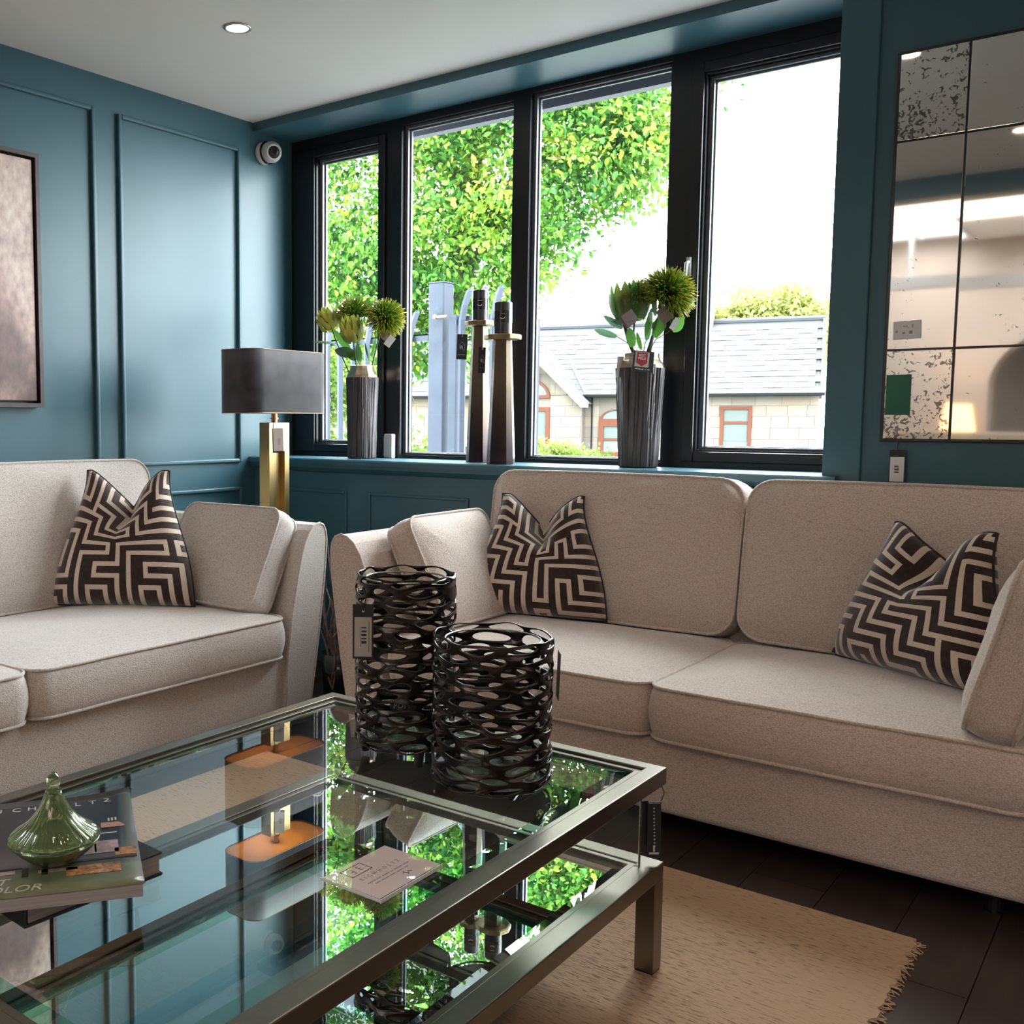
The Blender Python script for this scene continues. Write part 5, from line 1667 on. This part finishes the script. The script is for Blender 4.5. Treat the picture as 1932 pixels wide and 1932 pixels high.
for k in range(7):
    z0 = -0.2 + 0.31 * k
    course(-2.95, 3.3, z0, min(z0 + 0.31, 1.97), 0.04, OPEN)
    course(-10.5, -5.93, z0, min(z0 + 0.31, 1.97), 0.04, [])
for k in range(11):
    z0 = -0.2 + 0.31 * k
    course(-5.93, -2.95, z0, z0 + 0.31, -0.31, OPENG, lambda z: (-5.93 + max(0, z - 1.82), -2.95 - max(0, z - 1.82)))
def cottage_window(u0, u1, z0, z1, y, bars, glass='house_glass', blind=None, fw=0.09):
    w = put('window', ring(MB(), u0 + fw, u1 - fw, z0 + fw, z1 - fw, u0, u1, z0, z1, y - 0.03, y + 0.06), 'brown_frame', ct_)
    for b in bars:
        put('transom', MB().box((u0 + fw, y - 0.02, b - 0.035), (u1 - fw, y + 0.05, b + 0.035)), 'brown_frame', w)
    put('pane', MB().box((u0 + fw, y + 0.02, z0 + fw), (u1 - fw, y + 0.03, z1 - fw)), glass, w)
    if blind:
        put('blind', MB().box((u0 + fw + 0.01, y + 0.012, blind[0]), (u1 - fw - 0.01, y + 0.018, blind[1])), 'blind', w)
    return w
cottage_window(0.82, 1.64, 0.44, 1.63, 0.0, [1.18], blind=(0.66, 1.54))
cottage_window(-4.97, -3.89, 0.4, 1.62, -0.35, [], blind=(0.80, 1.52), fw=0.12)
w = cottage_window(-2.52, -1.5, 0.18, 1.20, 0.0, [0.68], blind=(0.68, 1.1), fw=0.14)
def half_arch(uc, zc, r, y, kz=1.0, fw=0.1):
    n = 14
    o = [(uc + r * math.cos(PI * k / n), zc + kz * r * math.sin(PI * k / n)) for k in range(n + 1)]
    i = [(uc + (r - fw) * math.cos(PI * k / n), zc + fw * 0.8 + kz * (r - fw * 1.6) * math.sin(PI * k / n)) for k in range(n + 1)]
    mb = MB()
    vs = [(u, y - 0.03, z) for u, z in o] + [(u, y - 0.03, z) for u, z in i] + [(u, y + 0.05, z) for u, z in o] + [(u, y + 0.05, z) for u, z in i]
    m_ = n + 1
    fs = []
    for k in range(m_):
        q = (k + 1) % m_
        fs += [(k, q, m_ + q, m_ + k), (2 * m_ + k, 3 * m_ + k, 3 * m_ + q, 2 * m_ + q), (k, 2 * m_ + k, 2 * m_ + q, q), (m_ + k, m_ + q, 3 * m_ + q, 3 * m_ + k)]
    w = put('window', mb.add(vs, fs), 'brown_frame', ct_)
    put('pane', MB().prism(i, 1, y + 0.02, y + 0.03), 'house_glass', w)
    return w
half_arch(-4.43, 1.88, 0.54, -0.35)
half_arch(-2.01, 1.20, 0.51, 0.0, 0.7)
put('window_ledge', MB().box((-2.6, -0.1, 0.08), (-1.42, 0.06, 0.18)), 'white_paint', ct_)
put('wall_box', MB().box((-4.50, -0.50, 2.41), (-4.25, -0.33, 2.74)), 'white_paint', ct_, bevel=0.02)
put('gutter', MB().box((-2.85, -0.36, 1.90), (3.45, -0.26, 1.985)), 'gutter', ct_, bevel=0.02)
put('gutter', MB().box((-13, -0.36, 1.90), (-6.05, -0.26, 1.985)), 'gutter', ct_, bevel=0.02)
put('drainpipe', MB().tube([(-2.72, -0.02, 1.95), (-2.72, -0.02, -0.4)], 0.022, 8), 'gutter', ct_)
# main roof: eave (y -0.32, z 1.96) to ridge (y 3, z 4.23)
E0, E1 = Vector((0, -0.32, 1.96)), Vector((0, 3.0, 4.23))
sv = (E1 - E0); SL = sv.length; su = sv.normalized(); sn_ = Vector((0, -su.z, su.y))
rf = put('roof', MB().prism([(-0.32, 1.93), (3.0, 4.2), (6.3, 1.93)], 0, -13, 3.38), 'slate', ct_)
RW, RH = 0.33, 0.288
me_s = MB()
Ts = Matrix(((1, 0, 0, 0), (0, su.y, sn_.y, 0), (0, su.z, sn_.z, 0), (0, 0, 0, 1)))
me_s.box((-RW / 2 + 0.002, -0.01, 0.004), (RW / 2 - 0.002, RH + 0.03, 0.012), 0, Ts @ Matrix.Rotation(-0.03, 4, 'X'))
me_s = me_s.mesh('slate')
rest = MB()
cnt = 0
rowsn = int(SL / RH)
for j in range(rowsn):
    k = 0
    u = 3.36 - (RW / 2 if j % 2 == 0 else RW)
    while u > -12.8:
        p = E0 + su * (j * RH)
        loc = (u, p.y + sn_.y * 0.002, p.z + sn_.z * rr.uniform(0.0, 0.012))
        inside = u > -2.98
        if inside and cnt < 300:
            put('slate', me_s, 'slate', rf, loc=loc)
            cnt += 1
        else:
            rest.box((-RW / 2 + 0.002, -0.01, 0.004), (RW / 2 - 0.002, RH + 0.03, 0.012), 0, Matrix.Translation(loc) @ Ts @ Matrix.Rotation(-0.03, 4, 'X'))
        u -= RW
q = put('slates_beyond', rest, 'slate', rf, fix=False); q['kind'] = 'stuff'
q.name = 'slate_courses'
put('ridge_tile', MB().tube([(-13, 3.0, 4.23), (3.4, 3.0, 4.23)], 0.09, 8), 'slate', rf)
put('verge', MB().box((3.33, -0.32, 0), (3.42, 0.0, 0.09), 0, Matrix.Identity(4)).box((0, 0, -0.03), (0.09, SL, 0.04), 0, Matrix.Translation((3.33, E0.y, E0.z)) @ Ts), 'white_paint', rf)
# gable roof over the wing
gr = put('gable_roof', MB().prism([(-6.08, 1.78), (-4.43, 3.43), (-2.80, 1.78), (-2.80, 1.70), (-4.43, 3.33), (-6.08, 1.70)], 1, -0.62, 2.4), 'mortar', ct_)
gs = MB()
for sgn in (-1, 1):
    for j in range(8):
        for k in range(9):
            a = j * 0.205 + 0.01
            Tg = Matrix.Translation((-4.43 + sgn * (1.63 - a * 1.0), -0.60 + k * 0.33 + (0.16 if j % 2 else 0), 1.80 + a * 1.012)) @ Matrix.Rotation(-sgn * -PI / 4 if sgn > 0 else -PI / 4, 4, 'Y')
            gs.box((-0.16, 0.006, 0.0), (0.16, 0.324, 0.012), 0, Tg)
q = put('slate_courses', gs, 'slate', gr, fix=False); q['kind'] = 'stuff'
for sgn in (-1, 1):
    bb = MB().prism([(-4.43, 3.47), (-4.43 + sgn * 1.72, 1.75), (-4.43 + sgn * 1.72, 1.60), (-4.43 + sgn * 1.52, 1.60), (-4.43, 3.12)], 1, -0.68, -0.62)
    put('bargeboard', bb, 'white_paint', gr)
put('valley_flashing', MB().tube([(-2.85, -0.30, 1.99), (-3.72, 1.35, 3.12)], 0.05, 6), 'white_paint', gr)
ch = put('chimney', MB().box((-0.18, 2.7, 3.9), (0.30, 3.2, 4.95)), 'mortar', ct_)
put('chimney_pot', MB().lathe([(0.12, 4.9), (0.10, 5.2), (0.12, 5.22)], 12, T=Matrix.Translation((0.06, 2.95, 0))), 'brown_frame', ch)
for row, z0 in enumerate((3.95, 4.2, 4.45, 4.7)):
    for (a, b) in ((-0.18, 0.06), (0.06, 0.30)) if row % 2 else ((-0.18, -0.02), (-0.02, 0.30)):
        put('stone_block', MB().box((a + 0.006, 2.68, z0 + 0.006), (b - 0.006, 2.74, z0 + 0.244)), 'stone', ch)
# low iron railing along the road
rl = thing('iron_railing', 'low black iron railing at the foot of the right-hand pane', 'railing', (-3.5, 21.2, -0.45), math.radians(15))
for z in (1.02, 0.2):
    put('rail', MB().box((-2.0, -0.015, z), (2.2, 0.015, z + 0.03)), 'gutter', rl)
bar = MB().box((-0.012, -0.012, 0.0), (0.012, 0.012, 1.02)).mesh('bar')
for k in range(22):
    put('bar', bar, 'gutter', rl, loc=(-1.95 + 0.195 * k, 0, 0))
# parked white car, mostly hidden by the gate
MAT['car_paint'] = plain('white_car_paint', (0.5, 0.5, 0.5), 0.2)
MAT['car_glass'] = plain('dark_car_glass', (0.03, 0.035, 0.04), 0.05)
car = thing('car', 'white parked car seen between the palisade bars', 'car', (-5.35, 9.4, -0.45), math.radians(42))
side = [(-2.05, 0.30), (-2.08, 0.62), (-1.95, 0.80), (-1.15, 0.92), (-0.45, 1.34), (0.75, 1.38), (1.55, 1.02), (2.0, 0.95), (2.08, 0.6), (2.05, 0.30)]
put('body', MB().prism(side, 1, -0.82, 0.82), 'car_paint', car, bevel=0.07, segs=4)
for s in (-1, 1):
    put('side_window', MB().prism([(-0.85, 0.96), (-0.38, 1.27), (0.66, 1.31), (1.25, 1.02)], 1, s * 0.825 - 0.006, s * 0.825 + 0.006), 'car_glass', car)
put('windscreen', MB().add([(-1.10, -0.68, 0.965), (-1.10, 0.68, 0.965), (-0.50, 0.6, 1.335), (-0.50, -0.6, 1.335), (-1.13, -0.68, 0.955), (-1.13, 0.68, 0.955), (-0.53, 0.6, 1.345), (-0.53, -0.6, 1.345)], [(0, 1, 2, 3), (4, 7, 6, 5), (0, 4, 5, 1), (1, 5, 6, 2), (2, 6, 7, 3), (3, 7, 4, 0)]), 'car_glass', car)
for sx in (-1.3, 1.3):
    for s in (-1, 1):
        wh = put('wheel', MB().lathe([(0.0, -0.09), (0.28, -0.09), (0.31, -0.06), (0.31, 0.06), (0.28, 0.09), (0.0, 0.09)], 24, cap=False, T=Matrix.Translation((sx, s * 0.76, 0.31)) @ Matrix.Rotation(PI / 2, 4, 'X')), 'black_plastic', car, smooth=False)
        put('hubcap', MB().lathe([(0.0, 0.0), (0.18, 0.0), (0.18, 0.015), (0.0, 0.02)], 18, cap=False, T=Matrix.Translation((sx, s * 0.852, 0.31)) @ Matrix.Rotation(-s * PI / 2, 4, 'X')), 'steel', wh)

# ------------------------------------------------------------------ back of the shop, seen in the mirror
cs_ = thing('cream_sofa', 'cream high-backed sofa reflected low in the wall mirror', 'sofa', (2.2, -8.6, 0), PI)
MAT['cream_fabric'] = plain('cream_fabric', (0.55, 0.47, 0.38), 0.9, noise=0.08, nscale=6)
put('base', MB().box((-1.1, -0.45, 0.08), (1.1, 0.45, 0.48)), 'cream_fabric', cs_, bevel=0.04, segs=3)
put('backrest', MB().box((-1.1, 0.22, 0.45), (1.1, 0.5, 1.16)), 'cream_fabric', cs_, bevel=0.06, segs=3)
for s in (-1, 1):
    put('arm', MB().box((s * 1.15 - 0.14, -0.48, 0.08), (s * 1.15 + 0.14, 0.5, 1.10)), 'cream_fabric', cs_, bevel=0.05, segs=3)
    put('seat_cushion', MB().box((s * 0.5 - 0.48, -0.46, 0.48), (s * 0.5 + 0.48, 0.22, 0.62)), 'cream_fabric', cs_, bevel=0.04, segs=3)
fl = thing('table_lamp', 'glowing table lamp by the far wall, seen in the mirror', 'lamp', (1.45, -11.6, 0.0))
put('stand', MB().box((-0.25, -0.25, 0), (0.25, 0.25, 0.7)), 'dark_walnut', fl, bevel=0.01)
put('stem', MB().tube([(0, 0, 0.7), (0, 0, 1.2)], 0.02, 12), 'gold', fl)
MAT['lit_shade'] = emit('lit_lampshade', (1.0, 0.55, 0.22), 5)
put('shade', MB().lathe([(0.22, 1.15), (0.16, 1.5)], 28, cap=False), 'lit_shade', fl, smooth=True)
lamp('table_lamp_bulb', 'POINT', (1.45, -11.6, 1.35), 40, (1.0, 0.6, 0.3), shadow_soft_size=0.08)
